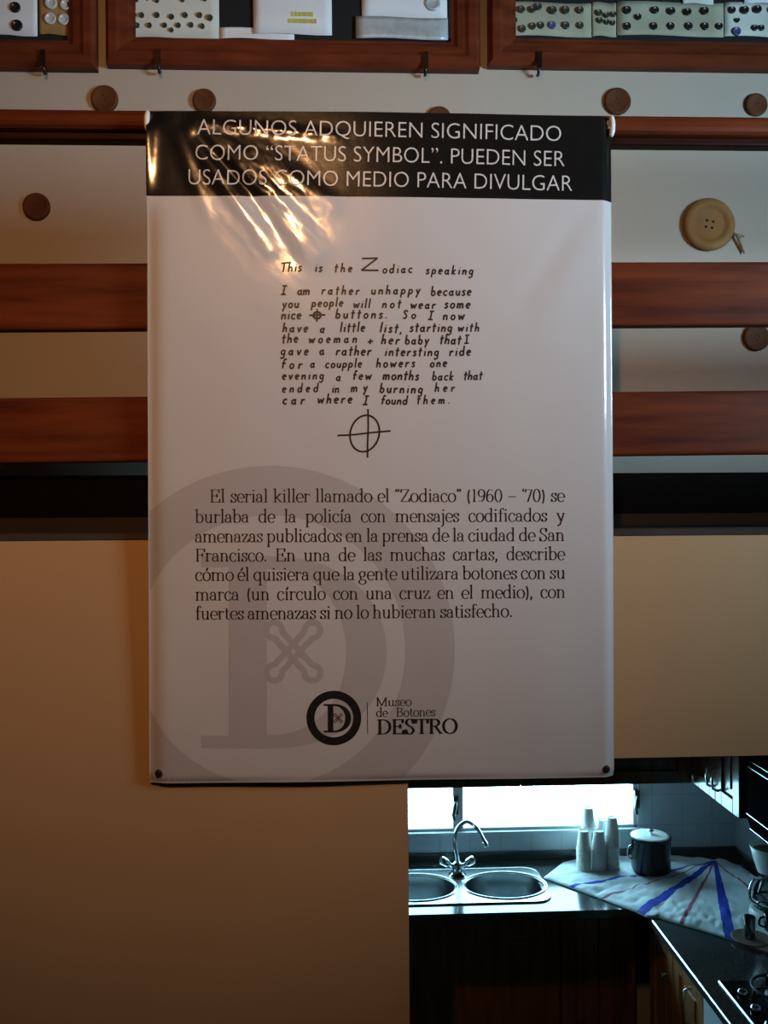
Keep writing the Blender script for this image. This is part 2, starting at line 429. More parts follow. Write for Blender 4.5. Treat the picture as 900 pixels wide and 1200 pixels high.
def sheet_normal(u, v):
    e = 1.0
    n = (sheet(u + e, v) - sheet(u - e, v)).cross(sheet(u, v - e) - sheet(u, v + e))
    n.normalize()
    return n if n.y < 0 else -n
# photo measurement -> sheet coordinates (inverse of the sheet's plane)
def to_sheet(px, py):
    u, v = px - 172, py - 130
    for _ in range(5):
        q = to_photo(plane_pt(u, v)); a = to_photo(plane_pt(u + 1, v)); b = to_photo(plane_pt(u, v + 1))
        ax, ay, bx, by = a[0] - q[0], a[1] - q[1], b[0] - q[0], b[1] - q[1]
        ex, ey = px - q[0], py - q[1]; det = ax * by - bx * ay
        u += (ex * by - bx * ey) / det; v += (ax * ey - ay * ex) / det
    return u, v

poster = empty('poster', (pTL + pTR) / 2 + Vector((0, 0, 0)), 'large glossy white vinyl poster with black header hanging from the wooden railing', 'poster')

def printed(name, mm, polys, off, parent=poster, smooth=True):
    """flat print lying on the waving sheet: polys are lists of (u, v)"""
    me = bpy.data.meshes.new(name); v = []; f = []; nn = []
    org = parent_loc(parent)
    for pl in polys:
        o = len(v)
        for (a, b) in pl: v.append(tuple(sheet(a, b, off) - org)); nn.append(sheet_normal(a, b))
        # consistent facing: towards the viewer
        ar = sum(pl[i][0] * pl[(i + 1) % len(pl)][1] - pl[(i + 1) % len(pl)][0] * pl[i][1] for i in range(len(pl)))
        idx = list(range(o, o + len(pl)))
        f.append(idx[::-1] if ar > 0 else idx)
    me.from_pydata(v, [], f); me.materials.append(mm)
    for p in me.polygons: p.use_smooth = True
    me.update()
    me.normals_split_custom_set_from_vertices([tuple(n) for n in nn])
    o = bpy.data.objects.new(name, me); C.objects.link(o); o.parent = parent
    return o

# the sheet itself, with a thin back
def grid_uv(u0, u1, v0, v1, nu, nv, fu=None, fv=None):
    us = fu or [u0 + (u1 - u0) * i / nu for i in range(nu + 1)]
    vs_ = fv or [v0 + (v1 - v0) * j / nv for j in range(nv + 1)]
    return us, vs_
def sheet_mesh(name, mm, us, vs_, off, parent, back=None):
    nu, nv = len(us), len(vs_); org = parent_loc(parent)
    v = [tuple(sheet(a, b, off) - org) for b in vs_ for a in us]; nn = [sheet_normal(a, b) for b in vs_ for a in us]
    f = [(j * nu + i, (j + 1) * nu + i, (j + 1) * nu + i + 1, j * nu + i + 1) for j in range(nv - 1) for i in range(nu - 1)]
    if back:
        o = len(v)
        v += [tuple(sheet(a, b, -back) - org) for b in vs_ for a in us]; nn += [-sheet_normal(a, b) for b in vs_ for a in us]
        f += [(o + j * nu + i, o + j * nu + i + 1, o + (j + 1) * nu + i + 1, o + (j + 1) * nu + i) for j in range(nv - 1) for i in range(nu - 1)]
        for j in range(nv - 1):
            a, b = j * nu, (j + 1) * nu; f.append((a, o + a, o + b, b))
            a, b = j * nu + nu - 1, (j + 1) * nu + nu - 1; f.append((a, b, o + b, o + a))
        for i in range(nu - 1):
            f.append((i, i + 1, o + i + 1, o + i)); q = (nv - 1) * nu; f.append((q + i, o + q + i, o + q + i + 1, q + i + 1))
    me = bpy.data.meshes.new(name); me.from_pydata(v, [], f); me.materials.append(mm)
    for p in me.polygons: p.use_smooth = True
    me.update(); me.normals_split_custom_set_from_vertices([tuple(n) for n in nn])
    o = bpy.data.objects.new(name, me); C.objects.link(o); o.parent = parent; return o
us = sorted(set([0, 2, 4, 6, 8, 11, 14] + list(range(18, 532, 4)) + [534, 537, 540, 542, 544, 546, 548]))
vs2 = sorted(set(list(range(0, 240, 4)) + list(range(240, 770, 7)) + [770, 774, 777, 780, 782, 784, 785, 786]))
sheet_mesh('sheet', M['vinyl'], us, vs2, 0, poster, back=.0006)
vb = to_sheet(450, 231.5)[1]
vsb = [i * vb / 40 for i in range(41)]
sheet_mesh('header_band', M['ink_black'], us, vsb, .0004, poster)

# rod in the top hem, its white end plugs, and two eyelets at the bottom corners
rp0, rp1 = pTL + Vector((-.001, .019, -.010)), pTR + Vector((.001, .019, -.010))
MB().tube([rp0, rp1], .008, 14).build('hanging_rod', M['white_plastic'], poster)
for q, sg in ((rp0, -1), (rp1, 1)):
    t = MB(); c = q + Vector((0, -.008, -.004))
    v_ = []
    for i in range(9):
        a = math.radians(-70 + i * 20)
        v_.append(c + Vector((sg * .005 * math.cos(a) - sg * .006, -.002 * math.sin(a) - .004, .020 * math.sin(a) - .006)))
    t.tube(v_, [.003, .0045, .0052, .0055, .0055, .0055, .005, .004, .002], 10)
    t.build('end_plug', M['white_plastic'], poster)
for (px, py) in ((186, 907), (711, 902)):
    u, v = to_sheet(px, py); p = sheet(u, v)
    MB().lathe([(.001, 0.002), (.0045, .0025), (.0075, .0015), (.008, -.001)], 20, mtx=face_y(p.x, p.y - .0006, p.z), cap0=True).build('eyelet', M['btn_black'], poster)
# hanging cords tying the rod to the top rail
for px in (262, 640):
    a = on_y(px, 133, YP)
    MB().tube([(a.x, YP + .010, a.z - .004), (a.x, YP + .028, a.z - .004), (a.x, YR - .008, a.z - .012)], .002, 8).build('tie', M['white_plastic'], poster)

# ---------------- stroke lettering
def E(cx, cy, rx, ry, a0, a1, n=None):
    n = n or max(4, int(abs(a1 - a0) / 18))
    return [(cx + rx * math.cos(math.radians(a0 + (a1 - a0) * i / n)), cy + ry * math.sin(math.radians(a0 + (a1 - a0) * i / n))) for i in range(n + 1)]
def spline(pts, n=5):
    out = []
    P = [pts[0]] + list(pts) + [pts[-1]]
    for i in range(1, len(P) - 2):
        p0, p1, p2, p3 = P[i - 1], P[i], P[i + 1], P[i + 2]
        for q in range(n):
            t = q / n
            out.append(tuple(.5 * (2 * p1[k] + (p2[k] - p0[k]) * t + (2 * p0[k] - 5 * p1[k] + 4 * p2[k] - p3[k]) * t * t + (3 * p1[k] - p0[k] - 3 * p2[k] + p3[k]) * t ** 3) for k in (0, 1)))
    out.append(pts[-1]); return out
def dot(x, y, r=.10): return ('dot', x, y, r)
def stem(x, y0, y1, b=1, t=0, sw=.2):
    """upright stroke; b = full serif below, t = 1 flag to the left above, 2 full serif above"""
    o = [[(x, y0), (x, y1)]]
    if b: o.append([(x - sw, y0 + .03), (x + sw, y0 + .03)])
    if t == 1: o.append([(x - sw, y1 - .08), (x, y1 - .0)])
    if t == 2: o.append([(x - sw, y1 - .03), (x + sw, y1 - .03)])
    return o
AR = lambda x: [[(x, .62)] + E(x + .30, .64, .30, .34, 165, 0) + [(x + .60, 0)], [(x + .40, .03), (x + .80, .03)]]
SER = {
 'a': (.92, [E(.40, .70, .28, .28, 165, 60) + [(.66, .72), (.66, .15)] + E(.78, .14, .12, .12, 180, 300), E(.36, .29, .28, .27, 75, 290), [(.40, .03), (.66, .18)], [(.43, .55), (.66, .60)], dot(.17, .72, .09)]),
 'b': (1.06, stem(.22, 0, 1.6, 0, 1) + [E(.54, .5, .38, .5, 150, -150)]),
 'c': (.88, [E(.50, .5, .40, .52, 50, 320), dot(.74, .80, .10)]),
 'd': (1.10, stem(.84, 0, 1.6, 0, 1) + [E(.50, .5, .38, .5, 30, 330), [(.84, .03), (1.04, .03)]]),
 'e': (.90, [E(.48, .5, .39, .52, 0, 315), [(.10, .5), (.87, .5)]]),
 'f': (.66, stem(.30, 0, 1.25, 1, 0) + [[(.30, 1.2)] + E(.54, 1.27, .24, .32, 175, 60), [(.06, .98), (.62, .98)], dot(.66, 1.46, .09)]),
 'g': (.98, [E(.44, .68, .32, .33, 0, 360), [(.3, .36), (.2, .18), (.36, .08), (.66, .05)], E(.46, -.22, .40, .28, 75, -255), [(.66, .92), (.92, 1.0)]]),
 'h': (1.12, stem(.24, 0, 1.6, 1, 1) + AR(.24)),
 'i': (.54, stem(.27, 0, 1.0, 1, 1) + [dot(.26, 1.38, .11)]),
 'j': (.5, [[(.27, 1.0), (.27, -.25)] + E(.05, -.25, .22, .28, 0, -110), [(.07, .92), (.27, 1.0)], dot(.26, 1.38, .11)]),
 'k': (1.06, stem(.24, 0, 1.6, 1, 1) + [[(.24, .38), (.82, .97)], [(.44, .55), (.90, .02)], [(.62, .97), (1.0, .97)], [(.74, .03), (1.06, .03)]]),
 'l': (.54, stem(.27, 0, 1.6, 1, 1)),
 'm': (1.72, stem(.24, 0, 1.0, 1, 1) + AR(.24) + AR(.84)),
 'n': (1.12, stem(.24, 0, 1.0, 1, 1) + AR(.24)),
 'o': (1.0, [E(.5, .5, .41, .52, 0, 360)]),
 'p': (1.08, stem(.24, -.55, 1.0, 1, 1) + [E(.56, .5, .38, .5, 150, -150)]),
 'q': (1.06, stem(.84, -.55, 1.0, 1, 0) + [E(.50, .5, .38, .5, 30, 330)]),
 'r': (.80, stem(.24, 0, 1.0, 1, 1) + [[(.24, .6)] + E(.54, .68, .28, .28, 170, 70), dot(.68, .88, .10)]),
 's': (.78, [spline([(.64, .78), (.52, .98), (.26, .96), (.15, .76), (.34, .56), (.56, .42), (.66, .22), (.50, .02), (.24, .04), (.12, .24)]), [(.64, .70), (.66, .98)], [(.12, .02), (.12, .30)]]),
 't': (.66, [[(.28, 1.32), (.28, .22)] + E(.46, .20, .18, .20, 180, 320), [(.06, .98), (.58, .98)]]),
 'u': (1.12, [[(.24, 1.0), (.24, .36)] + E(.52, .34, .28, .34, 180, 350), [(.84, 1.0), (.84, 0)], [(.04, .95), (.24, .97)], [(.64, .95), (.84, .97)], [(.84, .03), (1.04, .03)]]),
 'y': (1.0, [[(.16, .97), (.54, .05)], [(.88, .97), (.44, -.35), (.24, -.52)], [(.0, .97), (.34, .97)], [(.70, .97), (1.02, .97)], dot(.20, -.46, .09)]),
 'z': (.86, [[(.12, .96), (.74, .96)], [(.72, .96), (.12, .04)], [(.12, .04), (.76, .04)], [(.12, .96), (.10, .74)], [(.76, .04), (.80, .28)]]),
 'E': (1.32, stem(.30, 0, 1.5, 1, 2) + [[(.30, 1.47), (1.12, 1.47)], [(.30, .78), (.88, .78)], [(.30, .03), (1.16, .03)], [(1.12, 1.48), (1.13, 1.15)], [(1.16, 0), (1.22, .36)], [(.88, .60), (.88, .96)]]),
 'F': (1.20, stem(.30, 0, 1.5, 1, 2) + [[(.30, 1.47), (1.10, 1.47)], [(.30, .78), (.88, .78)], [(1.10, 1.48), (1.12, 1.12)], [(.88, .60), (.88, .96)]]),
 'S': (1.06, [spline([(.88, 1.16), (.72, 1.48), (.34, 1.46), (.18, 1.14), (.40, .86), (.72, .66), (.90, .36), (.68, .02), (.32, .04), (.14, .36)]), [(.88, 1.08), (.90, 1.5)], [(.13, 0), (.13, .44)]]),
 'Z': (1.22, [[(.16, 1.46), (1.08, 1.46)], [(1.06, 1.46), (.16, .04)], [(.16, .04), (1.10, .04)], [(.16, 1.46), (.13, 1.14)], [(1.10, .04), (1.15, .40)]]),
 'M': (1.86, stem(.28, 0, 1.5, 1, 0, .2) + stem(1.58, 0, 1.5, 1, 0, .22) + [[(.28, 1.48), (.93, .05)], [(.93, .05), (1.58, 1.48)], [(.05, 1.47), (.30, 1.47)], [(1.58, 1.47), (1.82, 1.47)]]),
 'B': (1.28, stem(.30, 0, 1.5, 0, 0) + [[(.08, 1.47), (.62, 1.47)] + E(.62, 1.14, .40, .33, 90, -90) + [(.30, .81)], [(.08, .03), (.66, .03)] + E(.66, .42, .46, .39, -90, 90) + [(.30, .81)]]),
 'D': (1.50, stem(.32, 0, 1.5, 0, 0) + [[(.06, 1.47), (.62, 1.47)] + E(.66, .75, .68, .72, 90, -90, 16) + [(.62, .03), (.06, .03)]]),
 'T': (1.36, stem(.68, 0, 1.5, 1, 0, .24) + [[(.10, 1.46), (1.26, 1.46)], [(.10, 1.48), (.08, 1.10)], [(1.26, 1.48), (1.28, 1.10)]]),
 'R': (1.40, stem(.30, 0, 1.5, 1, 0) + [[(.08, 1.47), (.64, 1.47)] + E(.64, 1.12, .42, .35, 90, -90) + [(.30, .77)], [(.70, .76), (1.22, .03)], [(1.10, .03), (1.42, .03)]]),
 'O': (1.56, [E(.78, .75, .66, .76, 0, 360)]),
 '1': (.74, stem(.40, 0, 1.46, 1, 1)),
 '9': (1.0, [E(.50, 1.02, .36, .44, 0, 360), [(.86, 1.0)] + E(.40, .78, .46, .74, 0, -80), dot(.26, .10, .08)]),
 '6': (1.0, [E(.50, .44, .36, .44, 0, 360), [(.14, .46)] + E(.60, .70, .46, .76, 180, 100), dot(.74, 1.36, .08)]),
 '0': (1.02, [E(.51, .73, .38, .75, 0, 360)]),
 '7': (.92, [[(.12, 1.42), (.84, 1.42), (.38, 0)], [(.12, 1.46), (.10, 1.14)]]),
 '(': (.54, [E(.66, .6, .46, 1.05, 130, 230)]), ')': (.54, [E(-.12, .6, .46, 1.05, 50, -50)]),
 ',': (.44, [dot(.2, .10, .11), [(.27, .10), (.14, -.24)]]), '.': (.44, [dot(.2, .10, .12)]),
 '–': (1.1, [[(.1, .58), (1.0, .58)], [(.1, .61), (1.0, .61)]]),
 '‘': (.34, [dot(.17, 1.28, .10), [(.08, 1.3), (.22, 1.52)]]),
 '“': (.62, [dot(.17, 1.26, .10), [(.08, 1.28), (.22, 1.50)], dot(.45, 1.26, .10), [(.36, 1.28), (.50, 1.50)]]),
 '”': (.62, [dot(.17, 1.46, .10), [(.26, 1.44), (.12, 1.20)], dot(.45, 1.46, .10), [(.54, 1.44), (.40, 1.20)]]),
}
for ch, base, dx in (('í', 'i', .27), ('ó', 'o', .5), ('é', 'e', .48)):
    ad, st = SER[base]
    SER[ch] = (ad, [s for s in st if not (s[0] == 'dot' and base == 'i')] + [[(dx - .05, 1.2), (dx + .12, 1.5)], [(dx - .02, 1.2), (dx + .16, 1.5)]])
# hand printing
HND = {
 'a': (.86, [E(.34, .40, .24, .36, 40, 340), [(.60, .88), (.58, .12), (.76, .02)]]), 'b': (.8, [[(.14, 1.7), (.12, .1)], E(.38, .42, .26, .40, 150, -150)]),
 'c': (.75, [E(.42, .45, .30, .42, 45, 310)]), 'd': (.85, [E(.36, .42, .27, .40, 30, 330), [(.64, 1.7), (.66, .02)]]),
 'e': (.75, [[(.12, .45), (.62, .55)] + E(.38, .46, .27, .42, 20, 310)]),
 'f': (.65, [[(.62, 1.5), (.42, 1.68), (.28, 1.3), (.26, 0)], [(.06, .85), (.58, .9)]]),
 'g': (.8, [E(.36, .48, .26, .38, 20, 340), [(.62, .86), (.60, -.4), (.3, -.62), (.1, -.4)]]),
 'h': (.8, [[(.14, 1.7), (.12, 0)], [(.14, .5), (.4, .85), (.6, .7), (.62, 0)]]), 'i': (.4, [[(.2, .85), (.2, 0)], dot(.24, 1.25, .1)]),
 'k': (.75, [[(.14, 1.7), (.12, 0)], [(.6, .85), (.16, .4), (.62, 0)]]), 'l': (.38, [[(.2, 1.75), (.18, 0)]]),
 'm': (1.15, [[(.12, .85), (.12, 0)], [(.14, .55), (.34, .85), (.5, .7), (.5, 0)], [(.52, .55), (.74, .85), (.92, .7), (.94, 0)]]),
 'n': (.8, [[(.12, .85), (.12, 0)], [(.14, .5), (.4, .85), (.6, .7), (.62, 0)]]), 'o': (.78, [E(.38, .42, .28, .40, 80, 440)]),
 'p': (.8, [[(.14, .85), (.10, -.6)], E(.38, .45, .26, .38, 150, -150)]), 'r': (.65, [[(.14, .85), (.12, 0)], [(.14, .5), (.35, .82), (.58, .78)]]),
 's': (.65, [spline([(.54, .75), (.34, .88), (.16, .66), (.5, .3), (.34, .02), (.08, .12)], 3)]), 't': (.6, [[(.26, 1.45), (.26, .02), (.36, 0)], [(.02, .92), (.54, .98)]]),
 'u': (.8, [[(.12, .85), (.14, .2), (.36, 0), (.6, .3)], [(.62, .85), (.64, 0)]]), 'v': (.75, [[(.1, .85), (.36, 0), (.64, .9)]]),
 'w': (1.05, [[(.08, .85), (.26, .02), (.5, .7), (.72, .02), (.94, .9)]]), 'y': (.78, [[(.12, .85), (.34, .2)], [(.66, .9), (.22, -.6)]]),
 'T': (1.0, [[(.0, 1.5), (1.15, 1.6)], [(.5, 1.5), (.46, 0)]]), 'I': (.7, [[(.34, 1.5), (.34, 0)], [(.04, 1.5), (.66, 1.54)], [(.0, 0), (.7, .03)]]),
 'Z': (1.0, [[(.05, 1.5), (.95, 1.55), (.02, .02), (1.0, .0)]]), 'S': (.85, [spline([(.72, 1.3), (.45, 1.55), (.16, 1.2), (.62, .6), (.5, .05), (.1, .15)], 3)]),
 '+': (.9, [[(.05, .4), (.85, .46)], [(.45, .85), (.43, 0)]]), ',': (.35, [[(.2, .1), (.08, -.3)]]), '.': (.3, [dot(.14, .1, .12)]),
}
def stroke_polys(pts, wfun):
    """one stroke as a row of quads; wfun(dx, dy) gives the width for a direction; sharp corners start a new stroke"""
    pts = [p for i, p in enumerate(pts) if i == 0 or math.hypot(p[0] - pts[i - 1][0], p[1] - pts[i - 1][1]) > 1e-6]
    for i in range(1, len(pts) - 1):
        ax, ay, bx, by = pts[i][0] - pts[i - 1][0], pts[i][1] - pts[i - 1][1], pts[i + 1][0] - pts[i][0], pts[i + 1][1] - pts[i][1]
        if (ax * bx + ay * by) < .55 * math.hypot(ax, ay) * math.hypot(bx, by):
            return stroke_polys(pts[:i + 1], wfun) + stroke_polys(pts[i:], wfun)
    L, R = [], []
    closed = math.hypot(pts[0][0] - pts[-1][0], pts[0][1] - pts[-1][1]) < 1e-6 and len(pts) > 3
    for i, p in enumerate(pts):
        a = pts[i - 1] if i > 0 else (pts[-2] if closed else p); b = pts[i + 1] if i < len(pts) - 1 else (pts[1] if closed else p)
        dx, dy = b[0] - a[0], b[1] - a[1]; l = math.hypot(dx, dy) or 1; dx /= l; dy /= l
        wd = wfun(dx, dy) / 2
        ext = 0 if closed else (-.3 * wd if i == 0 else .3 * wd if i == len(pts) - 1 else 0)
        x, y = p[0] + dx * ext, p[1] + dy * ext
        L.append((x - dy * wd, y + dx * wd)); R.append((x + dy * wd, y - dx * wd))
    return [[L[i], L[i + 1], R[i + 1], R[i]] for i in range(len(pts) - 1)]
def glyph_polys(font, ch, wfun, sx=1.0, slant=0.0):
    out = []
    f = lambda p: (p[0] * sx + p[1] * slant, p[1])
    for s in font[ch][1]:
        if s[0] == 'dot': cx, cy = f((s[1], s[2])); out.append(E(cx, cy, s[3], s[3], 0, 330, 11))
        else: out += stroke_polys([f(p) for p in s], wfun)
    return out
def nib(T, t): return lambda dx, dy: math.sqrt((T * dy) ** 2 + (t * dx) ** 2)

def set_line(font, text, p0, p1, xh, wfun, slant=0.0, most=9):
    """letters along the measured base line p0-p1; words are spread so that the line fills it"""
    L = math.hypot(p1[0] - p0[0], p1[1] - p0[1]); ex = ((p1[0] - p0[0]) / L, (p1[1] - p0[1]) / L); ey = (-ex[1] * -1, -ex[0])
    ey = (ex[1], -ex[0])
    nat = sum(font[c][0] for c in text if c != ' ') * xh; ns = text.count(' ')
    sx = 1.0
    if ns:
        sp = (L - nat) / ns
        if sp < .42 * xh: sx = (L - ns * .42 * xh) / nat; sp = .42 * xh
    else: sx = min(most, L / nat); sp = 0
    gap = (L - nat * sx) / max(1, len(text) - 1) if not ns else 0
    x = 0; out = []
    for c in text:
        if c == ' ': x += sp; continue
        for pl in glyph_polys(font, c, wfun, sx, slant):
            q = []
            for (gx, gy) in pl:
                a, b = x + gx * xh, gy * xh
                q.append(to_sheet(p0[0] + ex[0] * a + ey[0] * b, p0[1] + ex[1] * a + ey[1] * b))
            out.append(q)
        x += font[c][0] * xh * sx + gap
    return out

PARA = [("El serial killer llamado el “Zodiaco” (1960 – ‘70) se", 246, 662, 588.8, 587.8),
        ("burlaba de la policía con mensajes codificados y", 229, 662, 612.6, 611),
        ("amenazas publicados en la prensa de la ciudad de San", 229, 662, 635.5, 633.9),
        ("Francisco. En una de las muchas cartas, describe", 229, 662, 658, 656),
        ("cómo él quisiera que la gente utilizara botones con su", 229, 663, 680.5, 678.2),
        ("marca (un círculo con una cruz en el medio), con", 229, 663, 703.5, 700.5),
        ("fuertes amenazas si no lo hubieran satisfecho.", 229, 601, 726, 723)]
pp = []
for (t, x0, x1, b0, b1) in PARA: pp += set_line(SER, t, (x0, b0), (x1, b1), 9.9, nib(.185, .075))
printed('paragraph_text', M['ink_text'], pp, .0004)

# hand lettering, word by word: (word, x0, x1) on each line, measured in a detail of the letter
HL = [(98, [('This', 62, 146), ('is', 196, 226), ('the', 272, 342), ('odiac', 460, 577), ('speaking', 628, 815)]),
      (188, [('I', 65, 92), ('am', 127, 178), ('rather', 222, 370), ('unhappy', 415, 607), ('because', 648, 807)]),
      (238, [('you', 68, 135), ('people', 183, 307), ('will', 345, 412), ('not', 458, 532), ('wear', 568, 667), ('some', 700, 803)]),
      (282, [('nice', 65, 144), ('buttons.', 276, 478), ('So', 538, 590), ('I', 638, 666), ('now', 695, 780)]),
      (332, [('have', 70, 170), ('a', 215, 234), ('little', 293, 392), ('list,', 448, 536), ('starting', 565, 732), ('with', 753, 838)]),
      (378, [('the', 68, 132), ('woeman', 172, 361), ('+', 402, 430), ('her', 454, 526), ('baby', 547, 641), ('that', 682, 766), ('I', 780, 822)]),
      (424, [('gave', 63, 172), ('a', 215, 237), ('rather', 278, 416), ('intersting', 468, 680), ('ride', 720, 805)]),
      (472, [('for', 65, 147), ('a', 178, 203), ('coupple', 236, 380), ('howers', 435, 587), ('one', 645, 712)]),
      (520, [('evening', 68, 232), ('a', 278, 299), ('few', 343, 417), ('months', 460, 602), ('back', 653, 737), ('that', 776, 850)]),
      (566, [('ended', 68, 210), ('in', 262, 292), ('my', 336, 402), ('burning', 448, 617), ('her', 663, 742)]),
      (612, [('car', 70, 157), ('where', 206, 342), ('I', 384, 414), ('found', 453, 557), ('them.', 593, 722)])]
hx = lambda x: 310 + x / 3.3333
hy = lambda y: 290 + y / 3.3333
pp = []
pen = lambda dx, dy: .30
for (b, ws) in HL:
    for (wd, x0, x1) in ws:
        jb = random.uniform(-3, 3) + (x0 * .012 if b == 98 else 0)
        pl = set_line(HND, wd, (hx(x0), hy(b + jb)), (hx(x1), hy(b + jb + random.uniform(-3, 3))), 6.4 + random.uniform(-.3, .4), pen, .16, 1.12)
        pp += pl
def poly_px(pts, wd):
    return [[to_sheet(*p) for p in q] for q in stroke_polys(pts, lambda dx, dy: wd)]
pp += [q for q in set_line(HND, 'Z', (hx(378), hy(92)), (hx(444), hy(92)), 9.2, lambda dx, dy: .24)]
# small crossed ring in the third line
pp += poly_px([(hx(176), hy(268)), (hx(237), hy(266))], 2.2) + poly_px([(hx(206), hy(244)), (hx(205), hy(292))], 2.0)
pp += poly_px([(hx(x), hy(y)) for x, y in E(206, 268, 14, 13, 0, 360)], 2.6)
printed('letter_text', M['ink_text'], pp, .0004)
pp = poly_px([(hx(285), hy(736)), (hx(345), hy(733)), (hx(420), hy(724)), (hx(491), hy(718))], 2.1)
pp += poly_px([(hx(404), hy(634)), (hx(405), hy(700)), (hx(402), hy(770)), (hx(402), hy(821))], 2.1)
ring = []
for i in range(33):
    a = 2 * PI * i / 32; x = 57 * math.cos(a); y = 71 * math.sin(a); ring.append((hx(391 + x - y * .10), hy(728 + y)))
pp += poly_px(ring, 2.2)
printed('crosshair_symbol', M['ink_text'], pp, .0004)

# header: three lines of light capitals
def text_polys(body, p0, p1, cap_h):
    cu = bpy.data.curves.new('t', 'FONT'); cu.body = body; cu.size = 1.0; cu.offset = -.010; cu.resolution_u = 4
    o = bpy.data.objects.new('t', cu); C.objects.link(o)
    dg = bpy.context.evaluated_depsgraph_get(); dg.update()
    me = bpy.data.meshes.new_from_object(o.evaluated_get(dg))
    vv = [(v.co.x, v.co.y) for v in me.vertices]; ff = [list(p.vertices) for p in me.polygons]
    bpy.data.objects.remove(o); bpy.data.meshes.remove(me); bpy.data.curves.remove(cu)
    x0 = min(v[0] for v in vv); x1 = max(v[0] for v in vv)
    L = math.hypot(p1[0] - p0[0], p1[1] - p0[1]); ex = ((p1[0] - p0[0]) / L, (p1[1] - p0[1]) / L)
    ks = L / (x1 - x0); kh = cap_h / .685
    f = lambda v: to_sheet(p0[0] + ex[0] * (v[0] - x0) * ks + ex[1] * v[1] * kh, p0[1] + ex[1] * (v[0] - x0) * ks - ex[0] * v[1] * kh)
    W = [f(v) for v in vv]
    return [[W[i] for i in p] for p in ff]
pp = []
pp += text_polys('ALGUNOS ADQUIEREN SIGNIFICADO', (231, 158), (658, 165), 18.2)
pp += text_polys('COMO “STATUS SYMBOL”. PUEDEN SER', (229, 187.7), (662, 194.5), 18.2)
pp += text_polys('USADOS COMO MEDIO PARA DIVULGAR', (221, 216.7), (671, 223.3), 18.2)
printed('header_text', M['ink_light'], pp, .0017)

# watermark and emblem share one drawing: ring, letter, crossed thread
def clip_uv(pl):
    for ax, lim, sg in ((0, 1.5, 1), (0, 546.5, -1), (1, 1.5, 1), (1, 783.5, -1)):
        out = []
        for i in range(len(pl)):
            a, b = pl[i], pl[(i + 1) % len(pl)]
            da, db = sg * (a[ax] - lim), sg * (b[ax] - lim)
            if da >= 0: out.append(a)
            if (da > 0 > db) or (da < 0 < db):
                t = da / (da - db); out.append((a[0] + (b[0] - a[0]) * t, a[1] + (b[1] - a[1]) * t))
        pl = out
        if len(pl) < 3: return None
    return pl
def ring_polys(cx, cy, r0, r1, n=96, rings=4):
    out = []
    for i in range(n):
        a0, a1 = 2 * PI * i / n, 2 * PI * (i + 1) / n
        for q in range(rings):
            ra, rb = r0 + (r1 - r0) * q / rings, r0 + (r1 - r0) * (q + 1) / rings
            pl = clip_uv([to_sheet(cx + r * math.cos(a), cy + r * math.sin(a)) for r, a in ((ra, a0), (rb, a0), (rb, a1), (ra, a1))])
            if pl: out.append(pl)
    return out
def d_polys(cx, cy, s):
    """serif capital in units of the emblem (its ring has radius 32)"""
    out = []
    def rect(x0, x1, y0, y1, nx=4, ny=10):
        for i in range(nx):
            for j in range(ny):
                xs = [x0 + (x1 - x0) * (i + k_) / nx for k_ in (0, 1)]; ys = [y0 + (y1 - y0) * (j + k_) / ny for k_ in (0, 1)]
                out.append([to_sheet(cx + x * s, cy + y * s) for x, y in ((xs[0], ys[0]), (xs[1], ys[0]), (xs[1], ys[1]), (xs[0], ys[1]))])
    rect(-7.2, -.6, -16.4, 17, 2, 12); rect(-12, -7.2, -16.4, -14.4, 3, 1); rect(-12, -7.2, 14.8, 17, 3, 1)
    # bowl between an outer and an inner curve
    n = 24
    for i in range(n):
        q = []
        for k_ in (i, i + 1):
            a = -PI / 2 + PI * k_ / n
            q.append(((-.6 + 20.8 * math.cos(a) ** .85 if math.cos(a) > 0 else -.6, .3 + 16.7 * math.sin(a)), (-.6 + 13.8 * max(0, math.cos(a)) ** .85, .3 + 14.4 * math.sin(a))))
        for t in range(3):
            def mixp(pair, f): return (pair[0][0] * (1 - f) + pair[1][0] * f, pair[0][1] * (1 - f) + pair[1][1] * f)
            c4 = [mixp(q[0], t / 3), mixp(q[1], t / 3), mixp(q[1], (t + 1) / 3), mixp(q[0], (t + 1) / 3)]
            out.append([to_sheet(cx + x * s, cy + y * s) for x, y in c4])
    return out
def thread_polys(cx, cy, s, wd):
    out = []
    for sg in (1, -1):
        ux, uy = math.cos(math.radians(48)), sg * math.sin(math.radians(48)); nx, ny = -uy, ux
        pts = []
        for e in (1, -1):
            for k_ in range(0, 13):
                a = math.radians(-140 + k_ * 280 / 12)
                lx, ly = (e * (5.4 + 1.5 * math.cos(a)), e * 1.5 * math.sin(a)); pts.append((lx, ly))
        pts.append(pts[0])
        w = [(cx + (a * ux + b * nx) * s, cy + (a * uy + b * ny) * s) for a, b in pts]
        out += poly_px(w, wd)
    return out
wm = printed('watermark', M['ink_faint'], ring_polys(317, 762, 158, 216, 240, 24), .0002)
printed('watermark_letter', M['ink_faint'], d_polys(317, 762, 6.75), .0002, wm)
printed('watermark_thread', M['ink_faint2'], thread_polys(344, 763, 6.2, 7), .0003, wm)
lg = printed('emblem', M['ink_text'], ring_polys(391.3, 841, 22.6, 32), .0005)
printed('emblem_letter', M['ink_text'], d_polys(391.3, 841, 1.0), .0005, lg)
printed('emblem_thread', M['ink_text'], thread_polys(396.2, 841, .93, .95), .0005, lg)
pp = poly_px([(430.3, 823), (430.8, 860)], .8)
pp += set_line(SER, 'Museo', (440.5, 827.2), (482.5, 827), 6.7, nib(.2, .1))
pp += set_line(SER, 'de Botones', (440.7, 840), (510.5, 839.2), 6.9, nib(.2, .1))
